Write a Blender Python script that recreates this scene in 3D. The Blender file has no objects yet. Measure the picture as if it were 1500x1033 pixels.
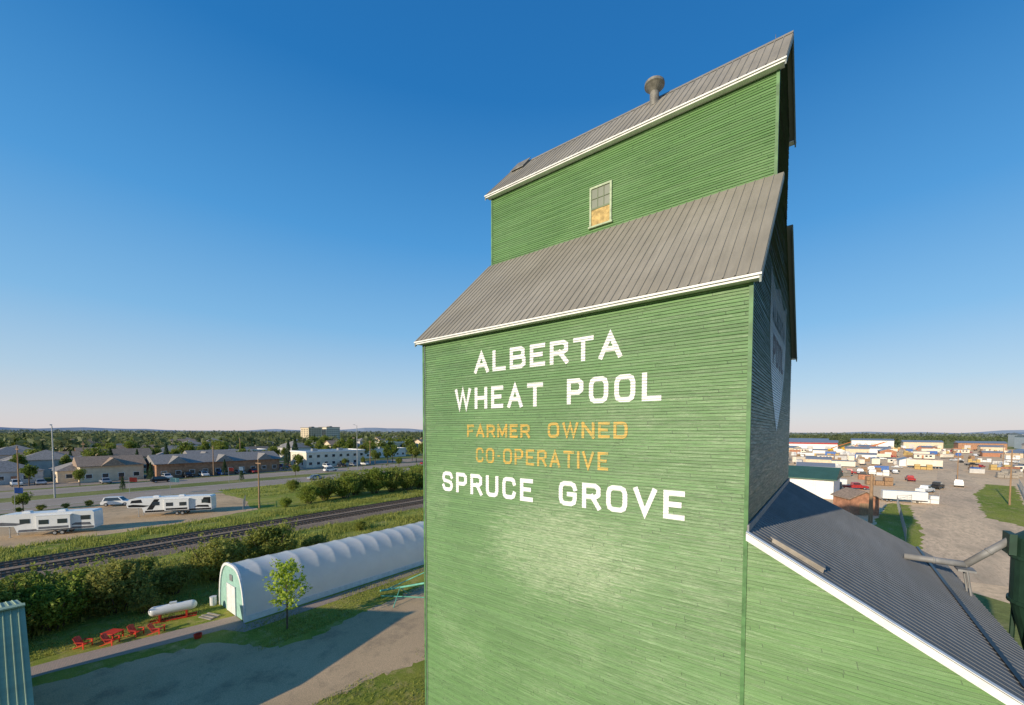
import bpy, bmesh, math, random
import numpy as np
from mathutils import Vector, Matrix
rnd=random.Random(7)
S=bpy.context.scene
COL=S.collection
# ------------------------------------------------------------ materials
def newmat(n):
    m=bpy.data.materials.new(n);m.use_nodes=True
    nt=m.node_tree
    return m,nt,nt.nodes['Principled BSDF']
def L(nt,a,b): nt.links.new(a,b)
def mth(nt,op,a,b=None,c=None):
    n=nt.nodes.new('ShaderNodeMath');n.operation=op
    for i,v in enumerate((a,b,c)):
        if v is None: continue
        if isinstance(v,(int,float)): n.inputs[i].default_value=v
        else: L(nt,v,n.inputs[i])
    return n.outputs[0]
def mixc(nt,f,a,b,bt='MIX'):
    n=nt.nodes.new('ShaderNodeMix');n.data_type='RGBA';n.blend_type=bt
    for i,v in ((0,f),(6,a),(7,b)):
        if isinstance(v,(int,float)): n.inputs[i].default_value=v
        elif isinstance(v,tuple): n.inputs[i].default_value=(*v,1) if len(v)==3 else v
        else: L(nt,v,n.inputs[i])
    return n.outputs[2]
def ramp(nt,f,a,b,c0=(0,0,0),c1=(1,1,1)):
    n=nt.nodes.new('ShaderNodeValToRGB');n.color_ramp.elements[0].position=a;n.color_ramp.elements[1].position=b
    n.color_ramp.elements[0].color=(*c0,1);n.color_ramp.elements[1].color=(*c1,1)
    L(nt,f,n.inputs[0]);return n.outputs[0]
def noise(nt,vec,scale,detail=4,rough=.6):
    n=nt.nodes.new('ShaderNodeTexNoise');n.inputs['Scale'].default_value=scale;n.inputs['Detail'].default_value=detail;n.inputs['Roughness'].default_value=rough
    L(nt,vec,n.inputs['Vector']);return n.outputs[0]
def objco(nt,sc=(1,1,1)):
    t=nt.nodes.new('ShaderNodeTexCoord');m=nt.nodes.new('ShaderNodeMapping');m.inputs['Scale'].default_value=sc
    L(nt,t.outputs['Object'],m.inputs[0]);return m.outputs[0]
def bump(nt,h,bs,st=.3,dist=.02):
    b=nt.nodes.new('ShaderNodeBump');b.inputs['Strength'].default_value=st;b.inputs['Distance'].default_value=dist
    L(nt,h,b.inputs['Height']);L(nt,b.outputs[0],bs.inputs['Normal'])
def simple(n,c,rough=.6,metal=0.,var=.18,sc=2.,bmp=0.,spec=.4,stretch=(1,1,1)):
    m,nt,bs=newmat(n);co=objco(nt,stretch)
    nz=noise(nt,co,sc,5)
    L(nt,ramp(nt,nz,.35,.65,tuple(x*(1-var) for x in c),tuple(min(1,x*(1+var)) for x in c)),bs.inputs['Base Color'])
    bs.inputs['Roughness'].default_value=rough;bs.inputs['Metallic'].default_value=metal
    bs.inputs['Specular IOR Level'].default_value=spec
    if bmp: bump(nt,noise(nt,co,sc*8,6),bs,bmp,.03)
    return m
def ground_mat(n,ca,cb,cc,s1,s2,s3,rough=.95,bmp=.5,bs3=20,bd=.05,amt=.5,stretch=(1,1,1)):
    m,nt,bs=newmat(n);co=objco(nt,stretch)
    a=mixc(nt,ramp(nt,noise(nt,co,s1,5),.38,.62),ca,cb)
    b=mixc(nt,ramp(nt,noise(nt,co,s2,6,.7),.5,.68),a,cc)
    f=ramp(nt,noise(nt,co,s3,4,.8),.3,.7,(1-amt,)*3,(1+amt,)*3)
    c=mixc(nt,1.0,b,f,'MULTIPLY')
    L(nt,c,bs.inputs['Base Color']);bs.inputs['Roughness'].default_value=rough;bs.inputs['Specular IOR Level'].default_value=.1
    bump(nt,noise(nt,co,bs3,5,.7),bs,bmp,bd)
    return m
BH=.08
def board_mat(n,base,worn,dark,fade_glare,peel=.62,bigamt=.8,glare=0.):
    m,nt,bs=newmat(n)
    t=nt.nodes.new('ShaderNodeTexCoord');sp=nt.nodes.new('ShaderNodeSeparateXYZ');L(nt,t.outputs['Object'],sp.inputs[0])
    h=mth(nt,'ADD',sp.outputs[0],sp.outputs[1]);z=sp.outputs[2]
    zz=mth(nt,'MULTIPLY',mth(nt,'ADD',z,.002),1/BH)
    zi=mth(nt,'FLOOR',zz);zf=mth(nt,'FRACT',zz)
    w1=nt.nodes.new('ShaderNodeTexWhiteNoise');w1.noise_dimensions='1D';L(nt,zi,w1.inputs['W'])
    seg=mth(nt,'ADD',mth(nt,'MULTIPLY',h,.3),mth(nt,'MULTIPLY',w1.outputs['Value'],7.3))
    cb=nt.nodes.new('ShaderNodeCombineXYZ');L(nt,mth(nt,'FLOOR',seg),cb.inputs[0]);L(nt,zi,cb.inputs[1])
    w2=nt.nodes.new('ShaderNodeTexWhiteNoise');w2.noise_dimensions='2D';L(nt,cb.outputs[0],w2.inputs['Vector'])
    c2=nt.nodes.new('ShaderNodeCombineXYZ');L(nt,h,c2.inputs[0]);L(nt,z,c2.inputs[1]);L(nt,mth(nt,'MULTIPLY',w2.outputs['Value'],9),c2.inputs[2])
    def ns(sx,sz,det,ro,src=None,off=(0,0,0)):
        mp=nt.nodes.new('ShaderNodeMapping');mp.inputs['Scale'].default_value=(sx,sz,1);mp.inputs['Location'].default_value=off;L(nt,src or c2.outputs[0],mp.inputs[0]);return noise(nt,mp.outputs[0],1,det,ro)
    cxy=nt.nodes.new('ShaderNodeCombineXYZ');L(nt,h,cxy.inputs[0]);L(nt,z,cxy.inputs[1]);CX=cxy.outputs[0]
    tone=ramp(nt,w2.outputs['Value'],0,1,(.87,)*3,(1.1,)*3)
    col=mixc(nt,1.0,base,tone,'MULTIPLY')
    col=mixc(nt,1.0,col,ramp(nt,ns(.4,.5,4,.6,CX),.3,.7,(.88,.9,.88),(1.09,1.07,1.1)),'MULTIPLY')
    big=mth(nt,'ADD',mth(nt,'MULTIPLY',ns(.33,.45,4,.6,CX,(1.1,2.3,0)),.55),mth(nt,'MULTIPLY',ns(1.6,22,5,.75,CX),.6))
    bigm=ramp(nt,big,.58,.7)
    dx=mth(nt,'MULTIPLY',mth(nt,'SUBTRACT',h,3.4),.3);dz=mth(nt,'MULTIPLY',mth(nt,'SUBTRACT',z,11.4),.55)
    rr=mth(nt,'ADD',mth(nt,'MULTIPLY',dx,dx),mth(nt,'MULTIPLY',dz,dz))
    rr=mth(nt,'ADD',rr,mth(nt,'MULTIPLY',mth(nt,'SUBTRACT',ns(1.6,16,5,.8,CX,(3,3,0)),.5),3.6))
    glare_m=mth(nt,'MULTIPLY',ramp(nt,rr,.1,.8,(1,)*3,(0,)*3),glare)  # pale oval patch of sun glare, painted into the wall colour
    st=ramp(nt,ns(6,60,4,.78),.4,.6,(.2,)*3,(1,)*3)
    fade_glare_f=mth(nt,'MINIMUM',mth(nt,'MULTIPLY',mth(nt,'ADD',mth(nt,'ADD',mth(nt,'MULTIPLY',bigm,bigamt*.6),.06),glare_m),st),.9)
    col=mixc(nt,fade_glare_f,col,fade_glare)
    col=mixc(nt,mth(nt,'MULTIPLY',ramp(nt,ns(1.6,28,6,.75),.5,.68),.6),col,worn)
    pe=ramp(nt,ns(3,50,6,.8),peel,peel+.02)
    pz=ramp(nt,ns(.5,.8,4,.7,CX,(5,1,0)),.4,.6,(.3,)*3,(1,)*3)
    col=mixc(nt,mth(nt,'MULTIPLY',mth(nt,'MULTIPLY',pe,pz),.92),col,dark)
    fl=ramp(nt,ns(12,55,3,.8),.67,.71);col=mixc(nt,mth(nt,'MULTIPLY',fl,.6),col,(.48,.5,.42))
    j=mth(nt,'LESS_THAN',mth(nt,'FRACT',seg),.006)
    lap_shade=mth(nt,'GREATER_THAN',zf,mth(nt,'ADD',.76,mth(nt,'MULTIPLY',ns(1.2,30,3,.6),.16)))  # gap shade under each board, painted in as a dark line
    col=mixc(nt,mth(nt,'MULTIPLY',mth(nt,'MAXIMUM',j,lap_shade),.6),col,dark)
    L(nt,col,bs.inputs['Base Color'])
    L(nt,ramp(nt,ns(1.5,20,4,.7),.3,.7,(.34,)*3,(.66,)*3),bs.inputs['Roughness'])
    bs.inputs['Specular IOR Level'].default_value=.45
    bump(nt,ns(3,70,5,.7),bs,.7,.008)
    return m
M={}
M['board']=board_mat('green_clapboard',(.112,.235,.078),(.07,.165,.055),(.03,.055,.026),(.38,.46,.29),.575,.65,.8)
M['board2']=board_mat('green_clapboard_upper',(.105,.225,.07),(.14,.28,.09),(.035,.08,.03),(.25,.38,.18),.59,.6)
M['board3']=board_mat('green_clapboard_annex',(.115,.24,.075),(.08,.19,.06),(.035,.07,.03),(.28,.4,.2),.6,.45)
M['board_shade_side']=board_mat('green_clapboard_shade_side',(.045,.1,.045),(.035,.07,.035),(.04,.04,.035),(.09,.14,.09),.57,.6)  # side-wall copy of the clapboard, its shade painted in as darker green
def roofmat(n,c,metal=.1,rough=.55,st=(1.5,.15,.15),k=.1,spec=.5):
    m,nt,bs=newmat(n);co=objco(nt,st)
    a=ramp(nt,noise(nt,co,3,6,.7),.3,.72,tuple(x*(1-k) for x in c),tuple(x*(1+k) for x in c))
    co2=objco(nt,(1,1,1))
    b=ramp(nt,noise(nt,co2,.35,4),.35,.65,(.9,.89,.86),(1.08,1.08,1.08))
    L(nt,mixc(nt,1.0,a,b,'MULTIPLY'),bs.inputs['Base Color'])
    bs.inputs['Metallic'].default_value=metal;bs.inputs['Specular IOR Level'].default_value=spec
    L(nt,ramp(nt,noise(nt,co2,2,3),.3,.7,(rough-.06,)*3,(rough+.12,)*3),bs.inputs['Roughness'])
    return m
M['roof']=roofmat('weathered_galvanised_roof',(.295,.27,.22),k=.14)
M['roof_annex']=roofmat('blue_grey_metal_roof',(.15,.155,.16),.1,.6,k=.12,spec=.3)
M['roof_green']=roofmat('green_metal_roof',(.05,.12,.08),.1,.5)
M['shedmetal']=roofmat('corrugated_green_grey',(.28,.38,.26),.0,.55)
M['white']=simple('white_paint',(.74,.74,.72),.5,var=.1,sc=3)
def lettermat(n,c,peelc,th,k=1.):
    m,nt,bs=newmat(n);co=objco(nt,(2,2,26))
    p=mth(nt,'MULTIPLY',ramp(nt,noise(nt,co,1.2,6,.78),th,th+.06),k)
    co2=objco(nt,(1,1,10));v=ramp(nt,noise(nt,co2,1,3),.3,.7,tuple(x*.84 for x in c),c)
    col=mixc(nt,p,v,peelc)
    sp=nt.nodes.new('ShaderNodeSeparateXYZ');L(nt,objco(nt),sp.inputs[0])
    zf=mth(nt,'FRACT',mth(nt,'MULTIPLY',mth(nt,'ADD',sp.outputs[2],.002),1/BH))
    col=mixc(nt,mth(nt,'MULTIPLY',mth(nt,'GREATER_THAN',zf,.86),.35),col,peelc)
    L(nt,col,bs.inputs['Base Color']);bs.inputs['Roughness'].default_value=.55;return m
M['let_w']=lettermat('white_sign_paint',(.82,.83,.82),(.36,.45,.32),.61)
M['let_y']=lettermat('yellow_sign_paint',(.64,.38,.05),(.13,.24,.08),.5,.85)
M['let_s']=lettermat('faded_emblem_paint',(.88,.87,.86),(.2,.24,.18),.63)
M['let_r']=lettermat('faded_dark_emblem_paint',(.14,.05,.05),(.5,.5,.5),.6)
M['let_g']=lettermat('faded_green_emblem_paint',(.03,.07,.04),(.5,.5,.5),.6)
M['black']=simple('black_gloss',(.015,.015,.017),.3)
M['tyre']=simple('tyre_rubber',(.02,.02,.02),.85)
def glassm(n,c,r=.08):
    m,nt,bs=newmat(n);bs.inputs['Base Color'].default_value=(*c,1);bs.inputs['Roughness'].default_value=r;bs.inputs['Specular IOR Level'].default_value=.8
    co=objco(nt);bump(nt,noise(nt,co,1.5,2),bs,.08,.05);return m
M['glass']=glassm('dark_window_glass',(.03,.04,.05))
M['glass_old']=glassm('dusty_window_glass',(.085,.11,.06),.4)
M['ply']=simple('plywood',(.48,.34,.13),.8,sc=6,var=.35)
M['galv']=simple('galvanised_steel',(.36,.37,.38),.45,.5,sc=4)
M['duct']=simple('dull_grey_duct',(.24,.24,.24),.6,.1,sc=3)
M['vent']=simple('dark_grey_weathered_vent',(.2,.19,.165),.6,.1,sc=5,var=.3)
M['dkgreen']=simple('dark_green_steel',(.018,.05,.032),.55,sc=3)
M['mint']=simple('mint_green_paint',(.12,.42,.3),.4)
M['red']=simple('red_paint',(.6,.05,.025),.45)
M['wood']=simple('weathered_pole_wood',(.3,.19,.11),.9,sc=3,stretch=(4,4,.5),var=.3)
M['greywood']=simple('weathered_grey_wood',(.3,.27,.23),.8,sc=3,var=.25)
M['bark']=simple('tree_bark',(.12,.09,.065),.95,sc=8,var=.35,bmp=.5)
M['concrete']=simple('concrete',(.38,.37,.35),.9,sc=1.5,bmp=.2)
M['rv']=simple('rv_white_gelcoat',(.72,.72,.7),.25,var=.04)
M['rvgrey']=simple('rv_grey_graphic',(.12,.125,.14),.3)
M['orange']=simple('orange_machine_paint',(.6,.18,.04),.5)
M['yellow']=simple('yellow_machine_paint',(.6,.38,.03),.5)
M['blue']=simple('blue_paint',(.05,.14,.4),.5)
M['silver']=simple('silver_car_paint',(.45,.46,.48),.3,.4)
M['carred']=simple('dark_red_car_paint',(.35,.03,.03),.3)
M['brick']=simple('brown_brick',(.36,.2,.12),.9,sc=1.2,var=.3)
M['brick2']=simple('red_brown_siding',(.4,.19,.11),.85,sc=1.5,var=.25)
M['beige']=simple('beige_stucco',(.64,.53,.38),.9,sc=.8,var=.12)
M['cream']=simple('cream_stucco',(.74,.66,.53),.9,sc=.6,var=.1)
M['greyside']=simple('grey_siding',(.5,.49,.47),.8,sc=.8,var=.12)
M['shingle']=simple('grey_shingle',(.25,.235,.22),.95,sc=3,var=.3)
M['shingle_b']=simple('brown_shingle',(.3,.22,.16),.95,sc=3,var=.3)
m,nt,bs=newmat('greenhouse_poly_film')
L(nt,ramp(nt,noise(nt,objco(nt),.7,5,.65),.3,.7,(.8,.8,.8),(.94,.93,.91)),bs.inputs['Base Color'])
bs.inputs['Roughness'].default_value=.22
tr=nt.nodes.new('ShaderNodeBsdfTranslucent');tr.inputs[0].default_value=(.95,.93,.9,1)
mx=nt.nodes.new('ShaderNodeMixShader');mx.inputs[0].default_value=.42
L(nt,bs.outputs[0],mx.inputs[1]);L(nt,tr.outputs[0],mx.inputs[2]);L(nt,mx.outputs[0],nt.nodes['Material Output'].inputs[0])
bump(nt,noise(nt,objco(nt,(1,.4,1)),2,4),bs,.4,.06)
M['polyfilm']=m
def leafmat(n,dark,light,yel,sc=.5,tl=.35):
    m,nt,bs=newmat(n);co=objco(nt)
    oi=nt.nodes.new('ShaderNodeObjectInfo')
    a=mixc(nt,ramp(nt,noise(nt,co,sc,4,.7),.35,.65),dark,light)
    b=mixc(nt,mth(nt,'MULTIPLY',oi.outputs['Random'],.55),a,yel)
    c=mixc(nt,1.0,b,ramp(nt,noise(nt,co,sc*9,2,.6),.3,.7,(.6,)*3,(1.35,)*3),'MULTIPLY')
    L(nt,c,bs.inputs['Base Color']);bs.inputs['Roughness'].default_value=.6;bs.inputs['Specular IOR Level'].default_value=.25
    tr=nt.nodes.new('ShaderNodeBsdfTranslucent');L(nt,c,tr.inputs[0])
    mx=nt.nodes.new('ShaderNodeMixShader');mx.inputs[0].default_value=tl
    L(nt,bs.outputs[0],mx.inputs[1]);L(nt,tr.outputs[0],mx.inputs[2]);L(nt,mx.outputs[0],nt.nodes['Material Output'].inputs[0])
    return m
M['leaf']=leafmat('broadleaf_foliage',(.11,.16,.028),(.23,.3,.05),(.3,.31,.06),tl=.45)
M['leaf_bush']=leafmat('bush_foliage',(.16,.23,.03),(.36,.43,.07),(.42,.34,.11),.35,.5)
M['leaf_y']=leafmat('young_maple_foliage',(.3,.42,.04),(.48,.6,.07),(.48,.58,.08),1.,.45)
M['needle']=leafmat('spruce_needles',(.05,.09,.04),(.09,.14,.055),(.09,.14,.07))
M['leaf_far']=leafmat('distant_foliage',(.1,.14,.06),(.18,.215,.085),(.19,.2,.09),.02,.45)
M['grassblade']=leafmat('grass_blades',(.2,.26,.035),(.38,.41,.08),(.42,.4,.12),.3,.45)
# ------------------------------------------------------------ mesh builder
class B:
    def __init__(s): s.v=[];s.f=[];s.m=[]
    def add(s,vs,fs,m=0):
        o=len(s.v);s.v+=[tuple(x) for x in vs];s.f+=[tuple(i+o for i in f) for f in fs];s.m+=[m]*len(fs);return s
    def box(s,x0,x1,y0,y1,z0,z1,m=0):
        return s.add([(x0,y0,z0),(x1,y0,z0),(x1,y1,z0),(x0,y1,z0),(x0,y0,z1),(x1,y0,z1),(x1,y1,z1),(x0,y1,z1)],
          [(0,3,2,1),(4,5,6,7),(0,1,5,4),(1,2,6,5),(2,3,7,6),(3,0,4,7)],m)
    def cyl(s,p,q,r,r2=None,n=10,m=0,cap=True):
        p=Vector(p);q=Vector(q);r2=r if r2 is None else r2
        d=(q-p).normalized();a=d.orthogonal().normalized();b=d.cross(a)
        vs=[]
        for P,R in ((p,r),(q,r2)):
            for i in range(n):
                t=2*math.pi*i/n;vs.append(P+a*R*math.cos(t)+b*R*math.sin(t))
        fs=[(i,(i+1)%n,n+(i+1)%n,n+i) for i in range(n)]
        if cap: fs+=[tuple(range(n))[::-1],tuple(range(n,2*n))]
        return s.add(vs,fs,m)
    def prism(s,pts,a0,a1,ax='y',m=0):
        n=len(pts);vs=[]
        for a in (a0,a1):
            for (u,w) in pts:
                vs.append({'y':(u,a,w),'x':(a,u,w),'z':(u,w,a)}[ax])
        fs=[(i,(i+1)%n,n+(i+1)%n,n+i) for i in range(n)]+[tuple(range(n))[::-1],tuple(range(n,2*n))]
        return s.add(vs,fs,m)
    def lathe(s,prof,c=(0,0,0),n=16,m=0):
        vs=[];
        for (r,z) in prof:
            for i in range(n):
                t=2*math.pi*i/n;vs.append((c[0]+r*math.cos(t),c[1]+r*math.sin(t),c[2]+z))
        fs=[]
        for k in range(len(prof)-1):
            for i in range(n): fs.append((k*n+i,k*n+(i+1)%n,(k+1)*n+(i+1)%n,(k+1)*n+i))
        return s.add(vs,fs,m)
    def mesh(s,name,mats,smooth=False,fix=True):
        me=bpy.data.meshes.new(name);me.from_pydata(s.v,[],s.f)
        for x in mats: me.materials.append(M[x] if isinstance(x,str) else x)
        me.polygons.foreach_set('material_index',s.m)
        if smooth: me.polygons.foreach_set('use_smooth',[True]*len(s.f))
        me.update()
        if fix:
            bm=bmesh.new();bm.from_mesh(me);bmesh.ops.recalc_face_normals(bm,faces=bm.faces);bm.to_mesh(me);bm.free()
        return me
def ob(name,me,parent=None,loc=(0,0,0),rz=0.,sc=1.,rot=None):
    o=bpy.data.objects.new(name,me);COL.objects.link(o)
    o.location=loc;o.rotation_euler=rot if rot else (0,0,rz)
    if sc!=1.: o.scale=(sc,)*3 if not isinstance(sc,tuple) else sc
    if parent: o.parent=parent
    return o
def tag(o,label,cat,group=None):
    o['label']=label;o['category']=cat
    if group:o['group']=group
    return o
def thing(name,label,cat,parts,loc=(0,0,0),rz=0.,group=None,sc=1.):
    e=ob(name,None,None,loc,rz,sc);e.empty_display_size=.3
    tag(e,label,cat,group)
    for p in parts:
        q=ob(p[0],p[1],e,p[2] if len(p)>2 else (0,0,0),p[3] if len(p)>3 else 0.)
        if len(p)>4:
            for s in p[4]: ob(s[0],s[1],q,s[2] if len(s)>2 else (0,0,0),s[3] if len(s)>3 else 0.)
    return e
def struct(name,me,loc=(0,0,0)):
    o=ob(name,me,None,loc);o['kind']='structure';return o
def sheet(name,pts,z,mat,sub=False):
    b=B();b.add([(x,y,z) for x,y in pts],[tuple(range(len(pts)))]);me=b.mesh(name,[mat],fix=False)
    if me.polygons[0].normal.z<0: me.flip_normals()
    return struct(name,me)
def rough_poly(pts,step=1.2,amp=.35,seed=1):
    r=random.Random(seed);out=[]
    n=len(pts)
    for i in range(n):
        a=Vector(pts[i]);c=Vector(pts[(i+1)%n]);l=(c-a).length;k=max(1,int(l/step))
        if l>60: k=1
        for j in range(k):
            p=a+(c-a)*(j/k)
            out.append((p.x+r.uniform(-amp,amp),p.y+r.uniform(-amp,amp)))
    return out
# ------------------------------------------------------------ ground
M['g_base']=ground_mat('meadow_ground',(.16,.19,.055),(.26,.26,.08),(.34,.28,.14),.02,.11,1.5,amt=.3)
M['g_lawn']=ground_mat('lawn_grass',(.19,.24,.035),(.33,.32,.06),(.43,.35,.13),.25,.9,14,amt=.5,bmp=.8,bs3=25)
M['g_verge']=ground_mat('trackside_grass',(.22,.28,.04),(.37,.37,.07),(.44,.37,.14),.15,.7,6,amt=.45,bmp=1,bs3=12,bd=.15,stretch=(1,.35,1))
M['g_gravel']=ground_mat('gravel',(.5,.355,.205),(.62,.44,.26),(.36,.265,.165),.12,.45,18,amt=.4,bmp=.8,bs3=40,bd=.03)
M['g_ballast']=ground_mat('track_ballast',(.27,.2,.14),(.34,.25,.175),(.2,.15,.11),.2,1.2,9,amt=.5,bmp=1,bs3=14,bd=.06)
M['g_asphalt']=ground_mat('worn_asphalt',(.34,.28,.22),(.39,.32,.255),(.28,.235,.19),.03,.2,8,amt=.15,bmp=.2,bs3=30,bd=.01,stretch=(1,.15,1))
M['g_yard']=ground_mat('sandy_yard',(.76,.53,.31),(.86,.61,.37),(.55,.4,.25),.03,.12,1.2,amt=.25,bmp=.4,bs3=6,bd=.05)
M['g_yard2']=ground_mat('dirt_track',(.8,.57,.35),(.66,.47,.3),(.48,.36,.23),.06,.25,2,amt=.3,bmp=.4,bs3=6,bd=.05,stretch=(1,.3,1))
m,nt,bs=newmat('paver_path');co=objco(nt)
br=nt.nodes.new('ShaderNodeTexBrick');br.inputs['Scale'].default_value=4;br.inputs['Color1'].default_value=(.44,.32,.25,1);br.inputs['Color2'].default_value=(.36,.28,.22,1);br.inputs['Mortar'].default_value=(.2,.17,.13,1)
L(nt,co,br.inputs[0]);L(nt,br.outputs[0],bs.inputs['Base Color']);bs.inputs['Roughness'].default_value=.9;M['g_path']=m
b=B();E=9000.
b.add([(-E,-E,0),(E,-E,0),(E,E,0),(-E,E,0)],[(0,1,2,3)]);struct('ground',b.mesh('ground',['g_base'],fix=False))
sheet('lawn',[(-46,-12),(-12.7,-12),(-12.7,70),(-46,70)],.004,'g_lawn')
sheet('gravel_lot',rough_poly([(-37,-12),(-37.2,2),(-35,9),(-32.5,10.6),(-30.2,11.8),(-29.9,14),(-31,18.5),(-31.8,28),(-31.8,70),(-13,70),(-13,17.9),(-20.8,17.6),(-21.8,14),(-22.6,9),(-22.6,-12)],.35,.26,2),.008,'g_gravel')
sheet('path',[(-41.2,-6),(-39.2,-6),(-38.6,2),(-37.2,7.5),(-36.6,10.2),(-34.9,11),(-34.9,60),(-36.1,60),(-36.2,11.5),(-38.6,11.6),(-40.4,3)],.012,'g_path')
sheet('verge',[(-123,-300),(-46,-300),(-46,900),(-123,900)],.004,'g_verge')
b=B();b.prism([(-75,.006),(-73.8,.35),(-65.4,.35),(-64.2,.006)],-300,900,'y');struct('railway_ballast',b.mesh('ballast',['g_ballast']))
M['rail']=simple('rail_steel',(.2,.14,.1),.5,.4)
M['tie']=simple('creosote_sleeper',(.09,.07,.055),.9)
for xc in (-67.4,-71.8):
    b=B()
    for s in (-.72,.72): b.box(xc+s-.04,xc+s+.04,-200,700,.46,.62)
    r=tag(ob('railway_track',b.mesh('rails',['rail'])),'rusty steel railway track on dark ballast','railway track','parallel railway tracks')
    b=B();y=-60
    while y<260: b.box(xc-1.3,xc+1.3,y,y+.24,.35,.47);y+=.56
    ob('sleepers',b.mesh('sleepers',['tie']),r)['kind']='stuff'
sheet('gravel_lay_by',rough_poly([(-118,-55),(-85,-55),(-83.5,5),(-84.5,20),(-88,30),(-104,33),(-118,33)],1.5,.4,3),.008,'g_gravel')
for nm,x0,x1 in (('highway',-137,-124),('highway',-160,-146)):
    sheet(nm,[(x0,-400),(x1,-400),(x1,1200),(x0,1200)],.012,'g_asphalt')
M['mark']=simple('road_marking_white',(.7,.7,.66),.7,var=.2,sc=4)
b=B()
for x in (-136.3,-124.7,-159.3,-146.7): b.add([(x-.08,-300,.016),(x+.08,-300,.016),(x+.08,900,.016),(x-.08,900,.016)],[(0,1,2,3)])
for x in (-130.5,-153):
    y=-50
    while y<350: b.add([(x-.07,y,.016),(x+.07,y,.016),(x+.07,y+3,.016),(x-.07,y+3,.016)],[(0,1,2,3)]);y+=9
struct('road_marking',b.mesh('marks',['mark'],fix=False))
sheet('parking_lot',[(-186,-60),(-163.5,-60),(-163.5,140),(-186,140)],.008,'g_asphalt')
sheet('street',[(-218,-60),(-212,-60),(-212,300),(-218,300)],.008,'g_asphalt')
sheet('service_road',[(-123.5,-200),(-119,-200),(-119,34),(-123.5,34)],.008,'g_asphalt')
sheet('yard',[(-40,72),(-3,72),(4,60),(14,52),(60,52),(260,150),(420,520),(120,560),(-60,480)],.008,'g_yard')
sheet('dirt_track',rough_poly([(9,58),(24,58),(26,95),(40,200),(58,330),(50,330),(34,215),(20,125),(12,90)],2,.5,4),.012,'g_yard2')
sheet('grass_strip',rough_poly([(26.5,96),(34,128),(43,170),(38,172),(29,140),(23,104)],1,.5,5),.016,'g_verge')
sheet('grass_strip',rough_poly([(30,98),(60,112),(60,122),(38,124)],1,.5,6),.016,'g_verge')
sheet('grass_strip',rough_poly([(4.5,66),(9,62),(12,84),(14,112),(11,113),(7,90)],1.,.4,7),.016,'g_verge')
sheet('grass_strip',rough_poly([(17,60),(30,62),(34,84),(27,92),(24.5,78),(18,66)],1.,.4,8),.016,'g_verge')
b=B();n=160
vs=[];fs=[]
for i in range(n+1):
    R=8200;h=38+26*math.sin(i*.23)+14*math.sin(i*.71+1)+8*math.sin(i*1.7)
    a=math.radians(60)+i*2*math.pi/n*.62
    vs+= [(R*math.cos(a),R*math.sin(a),-2),(R*1.02*math.cos(a),R*1.02*math.sin(a),max(12,h)),(R*1.3*math.cos(a),R*1.3*math.sin(a),5)]
for i in range(n):
    for k in (0,1): fs.append((3*i+k,3*i+k+1,3*i+k+4,3*i+k+3))
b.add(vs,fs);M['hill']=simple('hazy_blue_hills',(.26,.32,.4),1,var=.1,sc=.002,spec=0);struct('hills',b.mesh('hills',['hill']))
# ------------------------------------------------------------ clapboard helper
TH=.02
def clap(axis,c,sgn,u0,u1,z0,z1,clips=(),seed=1,step=1.6):
    r=random.Random(seed);k0=int(math.floor(z0/BH));k1=int(math.ceil(z1/BH))
    n=max(1,int((u1-u0)/step));us=[u0+(u1-u0)*i/n for i in range(n+1)]
    vs=[];fs=[]
    P=(lambda u,o,z:(u,c+sgn*o,z)) if axis=='x' else (lambda u,o,z:(c+sgn*o,u,z))
    jit=[[r.uniform(-.008,.008) for _ in us] for _ in range(k1-k0+2)]
    for k in range(k0,k1):
        o=len(vs);a=jit[k-k0];bb=jit[k-k0+1]
        for i,u in enumerate(us):
            zb=k*BH+a[i];zt=(k+1)*BH+bb[i];t=TH+r.uniform(-.006,.004)
            vs+=[P(u,0,zb),P(u,t,zb),P(u,0,zt)]
        for i in range(n):
            q=o+3*i
            fs.append((q,q+3,q+4,q+1));fs.append((q+1,q+4,q+5,q+2))
    me=bpy.data.meshes.new('wall');me.from_pydata(vs,[],fs)
    bm=bmesh.new();bm.from_mesh(me)
    cl=[((0,0,z0),(0,0,-1)),((0,0,z1),(0,0,1))]+list(clips)
    for co_,no in cl:
        bmesh.ops.bisect_plane(bm,geom=bm.verts[:]+bm.edges[:]+bm.faces[:],plane_co=co_,plane_no=no,clear_outer=True,clear_inner=False)
    bm.to_mesh(me);bm.free();return me
def ribroof(U,V,W_,Ls,pitch=.3,h=.035,mat='roof',rw=.05,name='roof'):
    U=Vector(U).normalized();V=Vector(V).normalized();Nn=U.cross(V)
    if Nn.z<0: Nn=-Nn
    pr=[(0,0)];x=pitch*.5
    while x<W_-rw:
        pr+=[(x-rw/2,0),(x-rw/4,h),(x+rw/4,h),(x+rw/2,0)];x+=pitch
    pr.append((W_,0));b=B();vs=[];n=len(pr)
    for s in (0,Ls):
        for (a,q) in pr: vs.append(U*a+V*s+Nn*(q+.02))
    b.add(vs,[(i,i+1,n+i+1,n+i) for i in range(n-1)])
    c=[U*0,U*W_,U*W_+V*Ls,V*Ls]
    b.add([p+Nn*.012 for p in c]+[p-Nn*.05 for p in c],[(0,1,2,3),(7,6,5,4),(0,4,5,1),(1,5,6,2),(2,6,7,3),(3,7,4,0)])
    return b.mesh(name,[mat])
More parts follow.
